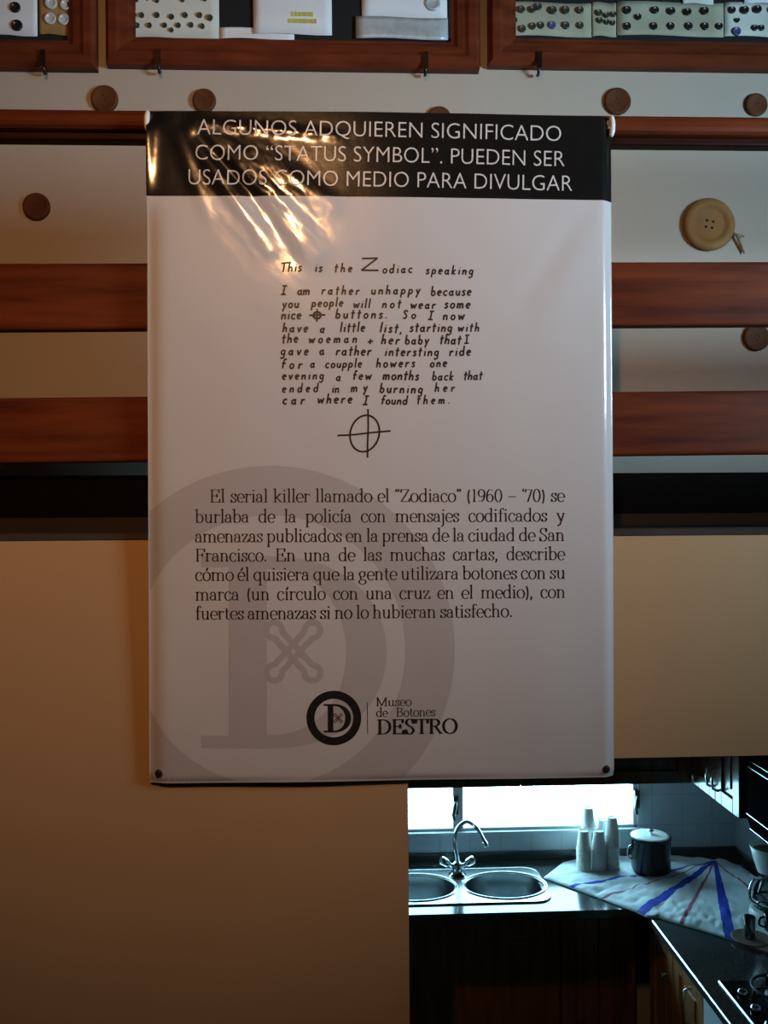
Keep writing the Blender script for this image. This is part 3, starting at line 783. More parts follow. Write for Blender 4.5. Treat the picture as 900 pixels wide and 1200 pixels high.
pp += set_line(SER, 'DESTRO', (441.5, 860.3), (536.5, 859.6), 11.4, nib(.30, .11))
printed('museum_name_text', M['ink_text'], pp, .0004)

# ------------------------------------------------------------------ framed displays on the wall behind
def display_frame(px0, px1, py_bot, tilt_b, height, border, label):
    a = on_y(px0, py_bot, YB - .03); b = on_y(px1, py_bot + tilt_b, YB - .03)
    x0, x1 = a.x, b.x; z0 = (a.z + b.z) / 2; z1 = z0 + height
    fr = empty('display_frame', ((x0 + x1) / 2, YB - .015, z0), label, 'display frame', 'wooden display frames of buttons')
    prof = [(0, 0), (0, .030), (.010, .040), (.030, .040), (.040, .034), (border - .018, .030), (border - .008, .022), (border, .020), (border, 0)]
    t = MB(); n = len(prof); v = []
    for (cx, cz, sx, sz) in ((x0, z0, 1, 1), (x1, z0, -1, 1), (x1, z1, -1, -1), (x0, z1, 1, -1)):
        for (d, h) in prof: v.append((cx + sx * d, YB - h, cz + sz * d))
    f = []
    for c in range(4):
        for q in range(n - 1):
            f.append((c * n + q, c * n + q + 1, ((c + 1) % 4) * n + q + 1, ((c + 1) % 4) * n + q))
    t.add(v, f).build('moulding', M['frame_wood'], fr)
    MB().box(x0 + border * .6, x1 - border * .6, YB - .010, YB - .001, z0 + border * .6, z1 - border * .6).build('backing', M['velvet'], fr)
    return fr, x0, x1, z0, z1
BORD = .078
def hook(fr, px, py):
    p = on_y(px, py, YB - .02); t = MB()
    t.box(p.x - .007, p.x + .007, YB - .046, YB - .0405, p.z - .012, p.z + .034)
    t.tube([(p.x, YB - .0405, p.z - .006), (p.x, YB - .024, p.z - .022), (p.x, YB - .012, p.z - .016)], .004, 8)
    t.build('hook', M['metal_dark'], fr)
f1, *_g = display_frame(-220, 112, 77, 0, .62, BORD, 'leftmost wooden frame, holding a white card with two black buttons')
hook(f1, 53, 78)
f2, *_g2 = display_frame(124, 562, 77, 1.5, .62, BORD, 'middle wooden frame, above the poster, holding pale button cards and papers')
hook(f2, 187, 77); hook(f2, 498, 80)
f3, *_g3 = display_frame(573, 1120, 78.5, 2, .62, BORD, 'rightmost wooden frame, holding a row of aged cards of dark buttons')
hook(f3, 630, 80)

YC = YB - .0125
def card(px0, px1, py_bot, h_px, mm, btns, label, bmat, name='button_card', skew=0, cat='button card', group=None, lift=0.0):
    yb = YC - lift
    a = on_y(px0, py_bot, yb); b = on_y(px1, py_bot, yb); t = on_y(px0, py_bot - h_px, yb)
    z0 = (a.z + b.z) / 2; H = t.z - a.z
    root = empty(name, ((a.x + b.x) / 2, yb, z0), label, cat, group)
    mb = MB(); NX = 10
    v = []
    for dy in (0, .0012):
        for j in range(7):
            for i in range(NX + 1):
                q = i / NX; x = a.x + (b.x - a.x) * q + skew * (j / 6)
                bow = .003 * math.sin(PI * q) * math.sin(j * .8 + 1) if dy == 0 or True else 0
                v.append((x, yb - bow - .001 + dy, z0 + H * j / 6 + .002 * math.sin(q * 6)))
    o = 7 * (NX + 1); f = []
    for j in range(6):
        for i in range(NX):
            k0 = j * (NX + 1) + i; f.append((k0, k0 + 1, k0 + NX + 2, k0 + NX + 1)); f.append((o + k0, o + k0 + NX + 1, o + k0 + NX + 2, o + k0 + 1))
    for i in range(NX): f.append((i, o + i, o + i + 1, i + 1)); k0 = 6 * (NX + 1) + i; f.append((k0, k0 + 1, o + k0 + 1, o + k0))
    for j in range(6):
        k0 = j * (NX + 1); f.append((k0, k0 + NX + 1, o + k0 + NX + 1, o + k0)); k1 = k0 + NX; f.append((k1, o + k1, o + k1 + NX + 1, k1 + NX + 1))
    mb.add(v, f, 0, True).build('card', mm, root)
    for bt in btns:
        (bx, by, r) = bt[:3]; bm_ = bt[3] if len(bt) > 3 else bmat
        p = on_y(bx, by, yb - .004); rr = r / FPX * YB
        q = MB().lathe([(rr * .15, .0035), (rr * .55, .0032), (rr * .72, .0055), (rr * .92, .0055), (rr, .003), (rr * .96, 0)], 20, mtx=face_y(p.x, yb - .003, p.z), cap0=True, cap1=True)
        q.build('button', bm_, root)
    return root
card(-14, 44, 42, 160, M['paper_white'], [(18, 9, 6.2), (20, 30, 6.5), (16, -14, 6.2), (16, -38, 6)], 'white card with a column of shiny black buttons in the leftmost frame', M['btn_black'])
card(46, 84, 41, 150, M['paper_tan'], [(60, 4, 7), (77, 6, 6.5), (59, 22, 6.8), (75, 23, 6.8), (60, -16, 6.5), (76, -15, 6.5)], 'tan card with white pearl buttons in the leftmost frame', M['btn_pearl'])
dots = [(157, 18, 3), (166, 18, 3), (184, 18, 3.2), (201, 20, 3.2), (217, 18, 3.2), (234, 18, 3.2), (246, 21, 3.6), (161, 30, 3), (175, 30, 3), (193, 30, 3), (201, 35.5, 2.6), (209, 30, 3), (224, 29.5, 3), (237, 31, 3), (160, 0, 2.6), (172, -2, 2.6), (184, 1, 2.6), (214, 0, 2.6), (240, -1, 2.6)]
card(147, 257, 45, 160, M['paper_pale'], dots, 'pale card with small dark green buttons at the left of the middle frame', M['btn_green'])
card(257, 345, 46, 13, M['paper_white'], [], 'narrow white strip of paper at the bottom of the middle frame', None, 'paper_slip', cat='paper', lift=.001)
pp_ = card(297, 389, 40.5, 140, M['paper_white'], [], 'white paper with a yellow note in the middle frame', None, 'paper_sheet', cat='paper', lift=.004)
def yellow(pxa, pxb, py, h):
    a = on_y(pxa, py, YC - .012); b = on_y(pxb, py, YC - .012); x = a.x; t = MB(); H = h / FPX * YB
    while x < b.x:
        wd = random.uniform(.006, .016); t.box(x, min(b.x, x + wd), YC - .0088, YC - .0080, a.z, a.z + H); x += wd + .002
    return t
yl = yellow(341, 367, 18, 5); 
for q in (yellow(337, 371, 26, 5),):
    yl.add(q.v, q.f)
yl.build('yellow_note', M['yellow_ink'], pp_)
card(417, 525, 46, 26, M['foil'], [], 'crinkled silvery strip at the right of the middle frame', None, 'foil_strip', cat='foil strip', lift=.006)
card(424, 524, 22, 130, M['paper_white'], [(507, 4, 9, M['foil']), (440, -12, 7, M['foil'])], 'pale card with a round grey button in the middle frame', M['btn_pearl'], lift=.001)
card(526, 537, 46, 150, M['paper_blue'], [], 'narrow dark blue strip at the right edge of the middle frame', None, 'paper_strip', cat='paper')
c3 = [(602, 24, 4.5), (611, 11, 4.3), (612, 34, 4.3), (624, 11, 4), (631, 8, 4), (624, 31, 4), (634, 30, 4), (648, 12, 4.5), (663, 12, 4.5), (647, 30, 4.5, M['btn_blue']), (663, 30, 4.5), (680, 12, 4), (680, 30, 4)]
card(596, 693, 43, 40, M['paper_aged'], c3, 'aged card with two rows of dark buttons at the left of the rightmost frame', M['btn_green'])
c4 = [(702, 15, 3.6), (711, 18, 3), (719, 17, 3), (703, 24, 3.4), (711, 26, 3), (718, 27, 3)]
card(694, 722, 43, 40, M['paper_aged'], c4, 'narrow aged card with a cluster of six small buttons in the rightmost frame', M['btn_green'], lift=.001)
c5 = [(735, 12, 4.6), (748, 20, 3.6), (768, 12, 4.2), (787, 13, 4.2), (806, 14, 4.2), (826, 13, 4.5), (735, 31, 4.4), (766, 31, 4.4), (786, 31, 4.4), (807, 31, 4.6), (826, 31, 4.4), (843, 31, 4)]
card(723, 848, 42.5, 40, M['paper_aged'], c5, 'wide aged card with two rows of dark round buttons in the rightmost frame', M['btn_black'])
c6 = [(858, 12, 4), (873, 12, 4.6), (888, 11, 4.6), (863, 37, 5.2, M['btn_blue']), (884, 33, 3.6), (892, 33, 3.6), (864, 24, 2.6), (905, 12, 4), (908, 33, 4)]
card(849, 930, 43.5, 40, M['paper_pale'], c6, 'pale card with a blue button at the right of the rightmost frame', M['btn_black'])
card(622, 690, -2, 60, M['paper_pale'], [], 'blank pale card above the aged cards in the rightmost frame', None, lift=.001)
card(800, 836, 5, 60, M['paper_pale'], [], 'small plain card above the wide aged card in the rightmost frame', None, lift=.003)
card(872, 940, 5, 60, M['paper_white'], [], 'plain white card at the top right of the rightmost frame', None, lift=.003)

# ------------------------------------------------------------------ wooden buttons on the wall
def wooden_button(px, py, r, label, mm, holes=4, cord=False, rot=.3):
    p = on_y(px, py, YB - .01); R = r / FPX * YB * 1.01
    root = empty('wooden_button', (p.x, YB, p.z), label, 'wooden button', 'wooden buttons on the wall')
    T = max(.012, R * .28)
    prof = [(R * .02, T * .86), (R * .60, T * .86), (R * .70, T * .93), (R * .82, T), (R * .92, T * .96), (R, T * .6), (R * .97, 0)] if R < .05 else [(R * .02, T * .62), (R * .52, T * .62), (R * .62, T * .70), (R * .68, T * .95), (R * .80, T), (R * .93, T * .9), (R, T * .55), (R * .97, 0)]
    MB().lathe(prof, 48, mtx=face_y(p.x, YB, p.z), cap0=True, cap1=True).build('disc', mm, root)
    for q in range(holes):
        a = rot + q * 2 * PI / holes; d = R * .17
        c = (p.x + d * math.cos(a), YB - T * (.865 if R < .05 else .625), p.z + d * math.sin(a))
        MB().lathe([(R * .02, .001), (R * .05, .0008), (R * .055, -.001)], 12, mtx=face_y(*c), cap0=True).build('hole', M['hole'], root)
    if cord:
        a = Vector((p.x + R * .80, YB - T * .6, p.z - R * .28))
        for k_, pts in enumerate(([(0, 0, 0), (R * .26, -.002, -R * .14), (R * .42, .004, -R * .50), (R * .50, .008, -R * .74)], [(R * .24, -.002, -R * .12), (R * .42, 0, -R * .10), (R * .56, .004, -R * .18)])):
            MB().tube([a + Vector(q) for q in pts], [.0042, .0045, .004, .003][:len(pts)] if k_ == 0 else .0018, 8).build('cord', M['cord'], root)
        MB().tube([a + Vector((R * .38, 0, -R * .38)), a + Vector((R * .56, .004, -R * .80))], .0022, 6).build('cord', M['cord'], root)
wooden_button(122, 115, 15.6, 'round brown wooden button standing on the top rail left of the poster', M['button_wood'])
wooden_button(239, 117, 13.6, 'brown wooden button on the wall just above the left part of the poster', M['button_wood'])
wooden_button(515, 138, 14, 'brown wooden button mostly hidden behind the top edge of the poster', M['button_wood'])
wooden_button(724, 118, 16, 'brown wooden button above the top right corner of the poster', M['button_wood'])
wooden_button(887, 122, 13.5, 'brown wooden button above the top rail at the right edge of the photo', M['button_wood'])
wooden_button(42, 241.5, 15.6, 'dark brown wooden button on the bare wall left of the poster, below the top rail', M['button_wood'])
wooden_button(887, 395, 16, 'dark wooden button between the two railing planks at right', M['button_wood'])
wooden_button(831, 263, 31, 'biggest wooden button, pale, four-holed, with a cord tail, right of the poster', M['button_pale'], cord=True, rot=.6)

# ------------------------------------------------------------------ kitchen: worktop, sink, tap
YF = on_z(600, 1069, ZC).y              # front edge of the sink run
XF = on_z(763, 1076, ZC).x              # front edge of the right run
sk0, sk1 = on_z(300, 1050, ZC).x, on_z(641, 1043, ZC).x
SY0, SY1 = on_z(560, 1061, ZC).y + .012, on_z(560, 1019, ZC).y
TH = .035
YS = 2.02                               # near end of the right run
wt = MB()
hx0, hx1, hy0, hy1 = sk0 + .02, sk1 - .02, SY0 + .02, SY1 - .02
wt.box(XKL, hx0, YF, YK, ZC - TH, ZC); wt.box(hx1, XK, YF, YK, ZC - TH, ZC)
wt.box(hx0, hx1, YF, hy0, ZC - TH, ZC); wt.box(hx0, hx1, hy1, YK, ZC - TH, ZC)
wt.box(XF, XK, YS, YF, ZC - TH, ZC)
top = wt.build('worktop', M['granite'])
tag(top, 'dark speckled granite kitchen worktop running round the corner', 'worktop')
# upstand of granite along both walls
ZU = on_y(600, 997, YK).z
MB().box(XKL, XK, YK - .02, YK, ZC, ZU).build('upstand', M['granite'], top, bevel=.002)
MB().box(XK - .02, XK, YS, YK - .02, ZC, ZU).build('upstand', M['granite'], top, bevel=.002)
MB().prism([(XF - .0035, ZC - .012), (XF - .0035, ZC - .003), (XF, ZC + .0008), (XF + .001, ZC + .0008), (XF + .001, ZC - .012)], YS, YF).build('edge_strip', M['steel'], top)  # added strip, chamfered to carry the window's highlight along the granite edge
top.children[-1]['label'] = 'added metal edge strip shaped to catch the window highlight'

# double bowl sink
sink = empty('double_sink', ((sk0 + sk1) / 2, (SY0 + SY1) / 2, ZC), 'stainless steel sink with two round bowls under the window', 'sink')
bR = on_z(592, 1040, ZC); bL = on_z(487, 1042, ZC)
bc = [Vector((bL.x, (SY0 + SY1) / 2 - .012, ZC)), Vector((bR.x, (SY0 + SY1) / 2 - .012, ZC))]
brx, bry = (on_z(638, 1040, ZC).x - on_z(545, 1040, ZC).x) / 2, (SY1 - SY0) / 2 - .052
def deck():
    bm = bmesh.new()
    def loop(pts):
        vv = [bm.verts.new(p) for p in pts]
        return [bm.edges.new((vv[i], vv[(i + 1) % len(vv)])) for i in range(len(vv))]
    ed = []
    rc = .07; out = []
    for (cx, cy, a0) in ((sk1 - rc, SY1 - rc, 0), (sk0 + rc, SY1 - rc, 90), (sk0 + rc, SY0 + rc, 180), (sk1 - rc, SY0 + rc, 270)):
        for q in range(9): a = math.radians(a0 + q * 90 / 8); out.append((cx + rc * math.cos(a), cy + rc * math.sin(a), ZC + .006))
    ed += loop(out)
    for c in bc: ed += loop([(c.x + brx * math.cos(2 * PI * q / 48), c.y + bry * math.sin(2 * PI * q / 48), ZC + .006) for q in range(48)])
    bmesh.ops.triangle_fill(bm, use_beauty=True, use_dissolve=False, edges=ed, normal=(0, 0, 1))
    mb = MB(); bm.verts.index_update(); mb.add([v.co.copy() for v in bm.verts], [[v.index for v in f.verts] for f in bm.faces]); bm.free()
    n = len(out)
    mb.tube([Vector(p) - Vector((0, 0, .003)) for p in out], .0045, 8, closed=True)
    return mb
deck().build('deck', M['steel'], sink)
for c in bc:
    mt = Matrix.Translation(c) @ Matrix.Diagonal((1, bry / brx, 1, 1))
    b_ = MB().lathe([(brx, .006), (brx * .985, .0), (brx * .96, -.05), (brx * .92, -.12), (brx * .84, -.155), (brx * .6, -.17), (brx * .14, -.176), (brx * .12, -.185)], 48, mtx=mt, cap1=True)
    b_.build('bowl', M['steel_bowl_shaded'], sink)
    MB().tube([(c.x + (brx + .012) * math.cos(2 * PI * q / 48), c.y + (bry + .012) * math.sin(2 * PI * q / 48), ZC + .007) for q in range(48)], .005, 8, closed=True).build('rim', M['steel'], sink)
    MB().lathe([(brx * .16, -.175), (brx * .12, -.172), (brx * .05, -.178)], 24, mtx=mt, cap1=True).build('drain', M['chrome'], sink)

# tap
tb = on_z(536, 1026, ZC + .006)
tb.y = min(tb.y, SY1 - .035)
tap = empty('faucet', (tb.x, tb.y, ZC + .006), 'chrome swan-neck kitchen tap with two handles behind the round bowls', 'faucet')
z0 = ZC + .007
MB().lathe([(.042, 0), (.042, .006), (.03, .012), (.026, .03), (.026, .05), (.018, .06), (.014, .064)], 24, mtx=Matrix.Translation((tb.x, tb.y, z0)), cap0=True, cap1=True).build('base', M['chrome'], tap)
yt = tb.y - .04
pA = on_y(533, 985, tb.y); pB = on_y(546, 963, tb.y - .02); pC = on_y(560, 972, yt - .04); pD = on_y(568, 987, yt - .06)
pt = [(tb.x, tb.y, z0 + .055), (tb.x, tb.y, (z0 + pA.z) / 2), tuple(pA), tuple(on_y(537, 970, tb.y - .01)), tuple(pB), tuple(on_y(554, 966, tb.y - .045)), tuple(pC), tuple(pD)]
def smooth3(pts, n=6):
    out = []; P = [Vector(pts[0])] + [Vector(p) for p in pts] + [Vector(pts[-1])]
    for i in range(1, len(P) - 2):
        p0, p1, p2, p3 = P[i - 1:i + 3]
        for q in range(n):
            t = q / n; out.append(.5 * (2 * p1 + (p2 - p0) * t + (2 * p0 - 5 * p1 + 4 * p2 - p3) * t * t + (3 * p1 - p0 - 3 * p2 + p3) * t ** 3))
    out.append(Vector(pts[-1])); return out
sp_ = smooth3(pt)
MB().tube(sp_, [.011 - .003 * i / len(sp_) for i in range(len(sp_))], 14).build('spout', M['chrome'], tap)
dirn = (sp_[-1] - sp_[-2]).normalized()
MB().tube([sp_[-1] - dirn * .004, sp_[-1] + dirn * .022], .011, 14).build('aerator', M['chrome'], tap)
for sg in (-1, 1):
    a = Vector((tb.x + sg * .018, tb.y, z0 + .042)); b = a + Vector((sg * .06, -.012, .038))
    MB().tube([a, a + (b - a) * .35, a + (b - a) * .45, a + (b - a) * .9, b], [.009, .010, .018, .019, .014], 14).build('handle', M['chrome'], tap)

# ------------------------------------------------------------------ striped cloth on the corner
G = on_z(838, 1013, ZC)                                   # where the bands meet
outl = [on_z(*p, ZC) for p in ((637, 1030), (660, 1012), (692, 1004), (735, 1003), (790, 1004), (832, 1009), (846, 1010), (868, 1016), (884, 1028), (930, 1052),
                               (935, 1124), (898, 1116), (862, 1104), (812, 1089), (772, 1077), (758, 1076), (748, 1071), (700, 1053))]
def poly_hit(ang):
    d = Vector((math.cos(ang), math.sin(ang))); best = None; n = len(outl)
    for i in range(n):
        a, b = outl[i], outl[(i + 1) % n]
        ex, ey = b.x - a.x, b.y - a.y; det = d.x * -ey + ex * d.y
        if abs(det) < 1e-9: continue
        rx, ry = a.x - G.x, a.y - G.y
        t = (rx * -ey + ex * ry) / det; s = (d.x * ry - d.y * rx) / det
        if t > 0 and -1e-6 <= s <= 1 + 1e-6: best = t if best is None else max(best, t)
    return best or .02
def ang_of(px, py):
    p = on_z(px, py, ZC); return math.atan2(p.y - G.y, p.x - G.x)
def dist_of(px, py):
    p = on_z(px, py, ZC); return math.hypot(p.x - G.x, p.y - G.y)
bands = [((673, 1041), .013, 1), ((715, 1052), .006, 2), ((752, 1071), .021, 1), ((801, 1080), .008, 2), ((856, 1102), .021, 1), ((874, 1040), .008, 2)]
NB = [(ang_of(*b[0]), b[1], b[2]) for b in bands]
flat = [(on_z(*q[:2], ZC), q[2]) for q in ((880, 1101, .11), (903, 1074, .12), (763, 1020, .13), (700, 1015, .13), (899, 1095, .09))]
cl = MB(); NA, NRr = 1200, 44
clmax = XK - .03; vv = []
for i in range(NA):
    a = 2 * PI * i / NA; L = poly_hit(a)
    for j in range(NRr + 1):
        r = .002 + (L - .002) * j / NRr
        x, y = G.x + r * math.cos(a), G.y + r * math.sin(a)
        x = min(x, XK - .024); y = min(y, YK - .024)
        e = min(1, (L - r) / .03)
        h = .006 + e * (.013 * abs(noise.noise(Vector((x * 11, y * 11, .3)))) + .006 * abs(noise.noise(Vector((x * 22, y * 15, 4.)))) * (.5 + min(1, r / .35)) + .006 * math.exp(-(r / .06) ** 2))
        k_ = min([1.0] + [max(0, min(1, (math.hypot(x - c.x, y - c.y) - R_ * .75) / (R_ * .5))) for c, R_ in flat])
        vv.append(Vector((x, y, ZC + .0055 + (h - .005) * 1.35 * k_)))
no = len(vv)
vv += [Vector((p.x, p.y, ZC + .001)) for p in vv]
ff, mi = [], []
for i in range(NA):
    i2 = (i + 1) % NA
    for j in range(NRr):
        q = (i * (NRr + 1) + j, i * (NRr + 1) + j + 1, i2 * (NRr + 1) + j + 1, i2 * (NRr + 1) + j)
        c = (vv[q[0]] + vv[q[2]]) / 2; ca = math.atan2(c.y - G.y, c.x - G.x); cr = math.hypot(c.x - G.x, c.y - G.y)
        k_ = 0
        for (ba, bw, bm_) in NB:
            da = (ca - ba + PI) % (2 * PI) - PI
            if abs(da) < PI / 2 and abs(cr * math.sin(da)) < bw * min(1, .35 + cr * 1.4): k_ = bm_
        ff.append(q); mi.append(k_)
        ff.append((no + q[3], no + q[2], no + q[1], no + q[0])); mi.append(0)
    e0, e1 = i * (NRr + 1) + NRr, i2 * (NRr + 1) + NRr
    ff.append((e0, no + e0, no + e1, e1)); mi.append(0)
cl.v = vv; cl.f = [list(q) for q in ff]; cl.mi = mi; cl.sm = [True] * len(ff)
co = cl.build('cloth', [M['cloth'], M['cloth_blue'], M['cloth_red']], loc=(G.x, G.y, ZC))
tag(co, 'white cloth with blue and dull red bands fanning out, spread on the worktop corner', 'cloth')
ZT = ZC + .0075

# ------------------------------------------------------------------ stacks of paper cups
def cup_mesh():
    """a paper cup standing upside down: wide rim below, base above"""
    R0, R1, H = .033, .0225, .088
    t = MB().lathe([(R0 + .0012, 0), (R0 + .0018, .0012), (R0 + .0012, .0026), (R0, .003), (R1, H - .002), (R1 - .001, H), (R1 - .002, H - .004), (R1 - .0026, H - .004)], 28)
    t.lathe([(R0 - .0006, .003), (R1 - .0008, H - .005)], 28)
    t.lathe([(R1 - .0008, H - .004), (.0005, H - .004)], 28)
    return t
cup_protos = {}
def stack(px, py, top_py, label, mm, key, n_off=0):
    base = on_z(px, py, ZT); dep = (base - EYE).dot(FWD)
    toph = (py - top_py) / FPX * dep * 1.03
    n = max(2, int(round((toph - .088) / .0115)) + 1)
    for i in range(n):
        if key not in cup_protos:
            o = cup_mesh().build('paper_cup', mm); cup_protos[key] = o
        else:
            o = cup_protos[key].copy(); C.objects.link(o)
        o.location = (base.x + random.uniform(-.0008, .0008) * (i > 0), base.y, ZT + .003 + i * .0115)
        o.rotation_euler.z = i * .4
        if i == n - 1: tag(o, 'topmost ' + label.replace('STACK', 'on the stack'), 'paper cup', 'upside-down paper cups by the window')
        else: tag(o, label.replace('STACK', 'lower in the stack'), 'paper cup', 'upside-down paper cups by the window')
stack(684, 1018.5, 974, 'cream paper cup STACK at front left, nearest the sink', M['cup_cream'], 'cream')
stack(702, 1018.5, 975, 'white paper cup STACK at front middle of the cluster', M['cup'], 'white')
stack(717.5, 1017, 961, 'white paper cup STACK at right, nearest the dark pot', M['cup'], 'white')
stack(690, 1010.5, 948, 'white paper cup STACK at back left, the tallest', M['cup'], 'white')
stack(706, 1010, 962, 'white paper cup STACK at the back, half hidden behind the others', M['cup'], 'white')

# ------------------------------------------------------------------ dark lidded pot
pb = on_z(763, 1020, ZT); PR = 22.3 / FPX * (pb - EYE).dot(FWD); PH = .160
pot = empty('stock_pot', (pb.x, pb.y, ZT), 'dark cylindrical metal pot with a lid painted pale as a reflection, standing on the cloth', 'pot')
Tm = Matrix.Translation((pb.x, pb.y, ZT + .003))
MB().lathe([(PR * .9, 0), (PR * .97, .004), (PR, .012), (PR, PH - .012), (PR * 1.035, PH - .010), (PR * 1.035, PH), (PR * .97, PH + .001)], 48, mtx=Tm, cap0=True, cap1=True).build('body', M['pot'], pot)
ld = MB().lathe([(PR * .96, PH + .0012), (PR * .94, PH + .004), (PR * .8, PH + .006), (PR * .4, PH + .009), (PR * .12, PH + .010)], 48, mtx=Tm, cap1=True).build('lid', M['white_plastic'], pot)  # off-white colour stands in for the bright reflection on the lid
MB().lathe([(.006, PH + .008), (.006, PH + .016), (.013, PH + .020), (.014, PH + .026), (.008, PH + .030)], 20, mtx=Tm, cap1=True).build('knob', M['chrome'], ld)
for sg in (-1,):
    y_ = pb.y + .01 * sg
    cc = Vector((pb.x + sg * PR, pb.y, ZT + PH * .55))
    MB().tube([cc + Vector((-sg * .002, 0, .03)), cc + Vector((sg * .012, 0, .03)), cc + Vector((sg * .022, 0, .012)), cc + Vector((sg * .022, 0, -.012)), cc + Vector((sg * .012, 0, -.03)), cc + Vector((-sg * .002, 0, -.03))], .0035, 8).build('handle', M['chrome'], pot)

# ------------------------------------------------------------------ cabinets
def panel_door(axis, face, a0, a1, z0, z1, mm, parent, name='door', hand=None, th=.02):
    """framed door with a sunk panel; axis 'y': faces -y at y=face, spans x; axis 'x': faces -x at x=face, spans y"""
    t = MB(); fw = .06
    def bx(p0, p1, d0, d1, q0, q1):
        if axis == 'y': t.box(p0, p1, face + d0, face + d1, q0, q1)
        else: t.box(face + d0, face + d1, p0, p1, q0, q1)
    bx(a0, a0 + fw, 0, th, z0, z1); bx(a1 - fw, a1, 0, th, z0, z1)
    bx(a0 + fw, a1 - fw, 0, th, z0, z0 + fw); bx(a0 + fw, a1 - fw, 0, th, z1 - fw, z1)
    bx(a0 + fw - .002, a1 - fw + .002, .010, th, z0 + fw - .002, z1 - fw + .002)
    bx(a0 + fw + .03, a1 - fw - .03, .004, .014, z0 + fw + .03, z1 - fw - .03)
    d = t.build(name, mm, parent, bevel=.003)
    if hand:
        ha, hz0, hz1 = hand
        def P(o, z): return (ha, face - o, z) if axis == 'y' else (face - o, ha, z)
        MB().tube([P(-.001, hz0), P(.022, hz0 + .008), P(.026, (hz0 + hz1) / 2), P(.022, hz1 - .008), P(-.001, hz1)], .006, 8).build('handle', M['chrome'], d)
    return d
def cabinet(name, label, cat, bx, mm, group=None):
    x0, x1, y0, y1, z0, z1 = bx
    r_ = empty(name, ((x0 + x1) / 2, (y0 + y1) / 2, z0), label, cat, group)
    MB().box(*bx).build('body', mm, r_, bevel=.003)
    return r_
ZU1 = ZC - TH - .001
# under the sink: three units
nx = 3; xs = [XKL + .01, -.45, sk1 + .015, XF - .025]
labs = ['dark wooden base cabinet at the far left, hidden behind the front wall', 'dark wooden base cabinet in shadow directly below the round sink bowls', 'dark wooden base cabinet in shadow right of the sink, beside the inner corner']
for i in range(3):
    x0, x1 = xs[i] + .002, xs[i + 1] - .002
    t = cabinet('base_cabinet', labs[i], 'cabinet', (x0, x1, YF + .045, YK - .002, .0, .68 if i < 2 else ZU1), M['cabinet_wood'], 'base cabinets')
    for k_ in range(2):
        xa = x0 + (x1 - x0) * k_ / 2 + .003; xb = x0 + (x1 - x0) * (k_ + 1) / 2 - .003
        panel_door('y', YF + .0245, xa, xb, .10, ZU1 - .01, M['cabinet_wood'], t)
# right run: corner unit, door units, oven
oy1 = on_x(824, 1170, XF + .02).y; oy0 = oy1 - .58
yd = on_x(787, 1124, XF + .02).y
ys = [YF + .02, yd, oy1 + .01]
t = cabinet('base_cabinet', 'reddish brown base cabinet right of the inner corner, its door with a small handle', 'cabinet', (XF + .045, XK - .002, ys[1] + .002, YF + .043, 0, ZU1), M['door_wood'], 'base cabinets')
panel_door('x', XF + .0245, ys[1] + .005, YF + .005, .10, ZU1 - .01, M['door_wood'], t, hand=(yd + .05, .70, .74))
t = cabinet('base_cabinet', 'brown base cabinet with a curved chrome handle beside the white oven front', 'cabinet', (XF + .045, XK - .002, ys[2] + .002, ys[1] - .002, 0, ZU1), M['door_wood'], 'base cabinets')
panel_door('x', XF + .0245, ys[2] + .005, ys[1] - .005, .10, ZU1 - .01, M['door_wood'], t, hand=((ys[1] + ys[2]) / 2 - .03, .66, .80))
ov = empty('oven', ((XF + XK) / 2, (oy0 + oy1) / 2, 0), 'white enamel oven front built under the right worktop', 'oven')
MB().box(XF + .045, XK - .002, oy0 + .002, oy1 - .002, 0, ZU1).build('body', M['appliance'], ov, bevel=.003)
MB().box(XF + .018, XF + .0445, oy0 + .006, oy1 - .006, .10, .70).build('door', M['appliance'], ov, bevel=.004)
MB().box(XF + .018, XF + .0445, oy0 + .006, oy1 - .006, .71, ZU1 - .006).build('control_panel', M['appliance'], ov, bevel=.003)
MB().tube([(XF + .018, oy0 + .06, .66), (XF - .012, oy0 + .07, .66), (XF - .012, oy1 - .07, .66), (XF + .018, oy1 - .06, .66)], .008, 10).build('handle', M['chrome'], ov)
t = cabinet('base_cabinet', 'brown base cabinet nearest the viewer at the end of the right worktop', 'cabinet', (XF + .045, XK - .002, YS + .002, oy0 - .002, 0, ZU1), M['door_wood'], 'base cabinets')
panel_door('x', XF + .0245, YS + .005, oy0 - .005, .10, ZU1 - .01, M['door_wood'], t)

# wall cabinets
ZW = on_y(620, 920, 4.02).z
XW = on_z(815, 920, ZW).x
for i, (x0, x1, lb) in enumerate(((-.9, .0218, 'dark wall cabinet above the left end of the window'), (.022, .7818, 'dark wall cabinet above the sink and window, behind the poster'),
                                  (.782, XW - .004, 'dark wooden wall cabinet above the pot, in the far corner'))):
    t = cabinet('wall_cabinet', lb, 'cabinet', (x0, x1, 4.02, YK - .002, ZW, ZW + .62), M['cabinet_wood'], 'wall cabinets')
    panel_door('y', 3.999, x0 + .001, x1 - .001, ZW, ZW + .615, M['cabinet_wood'], t)
yv = [on_z(861, 960, ZW).y, on_z(836.5, 938, ZW).y, 3.995]
t = cabinet('wall_cabinet', 'glossy brown two-door wall cabinet on the right wall, catching the window light', 'cabinet', (XW + .021, XK - .002, yv[0], YK - .002, ZW, ZW + .62), M['cabinet_wood'], 'wall cabinets')
panel_door('x', XW, yv[0] + .001, yv[1] - .002, ZW, ZW + .615, M['cabinet_wood'], t, hand=(yv[1] - .03, ZW + .05, ZW + .15))
panel_door('x', XW, yv[1] + .002, yv[2], ZW, ZW + .615, M['cabinet_wood'], t, hand=(yv[1] + .03, ZW + .05, ZW + .15))

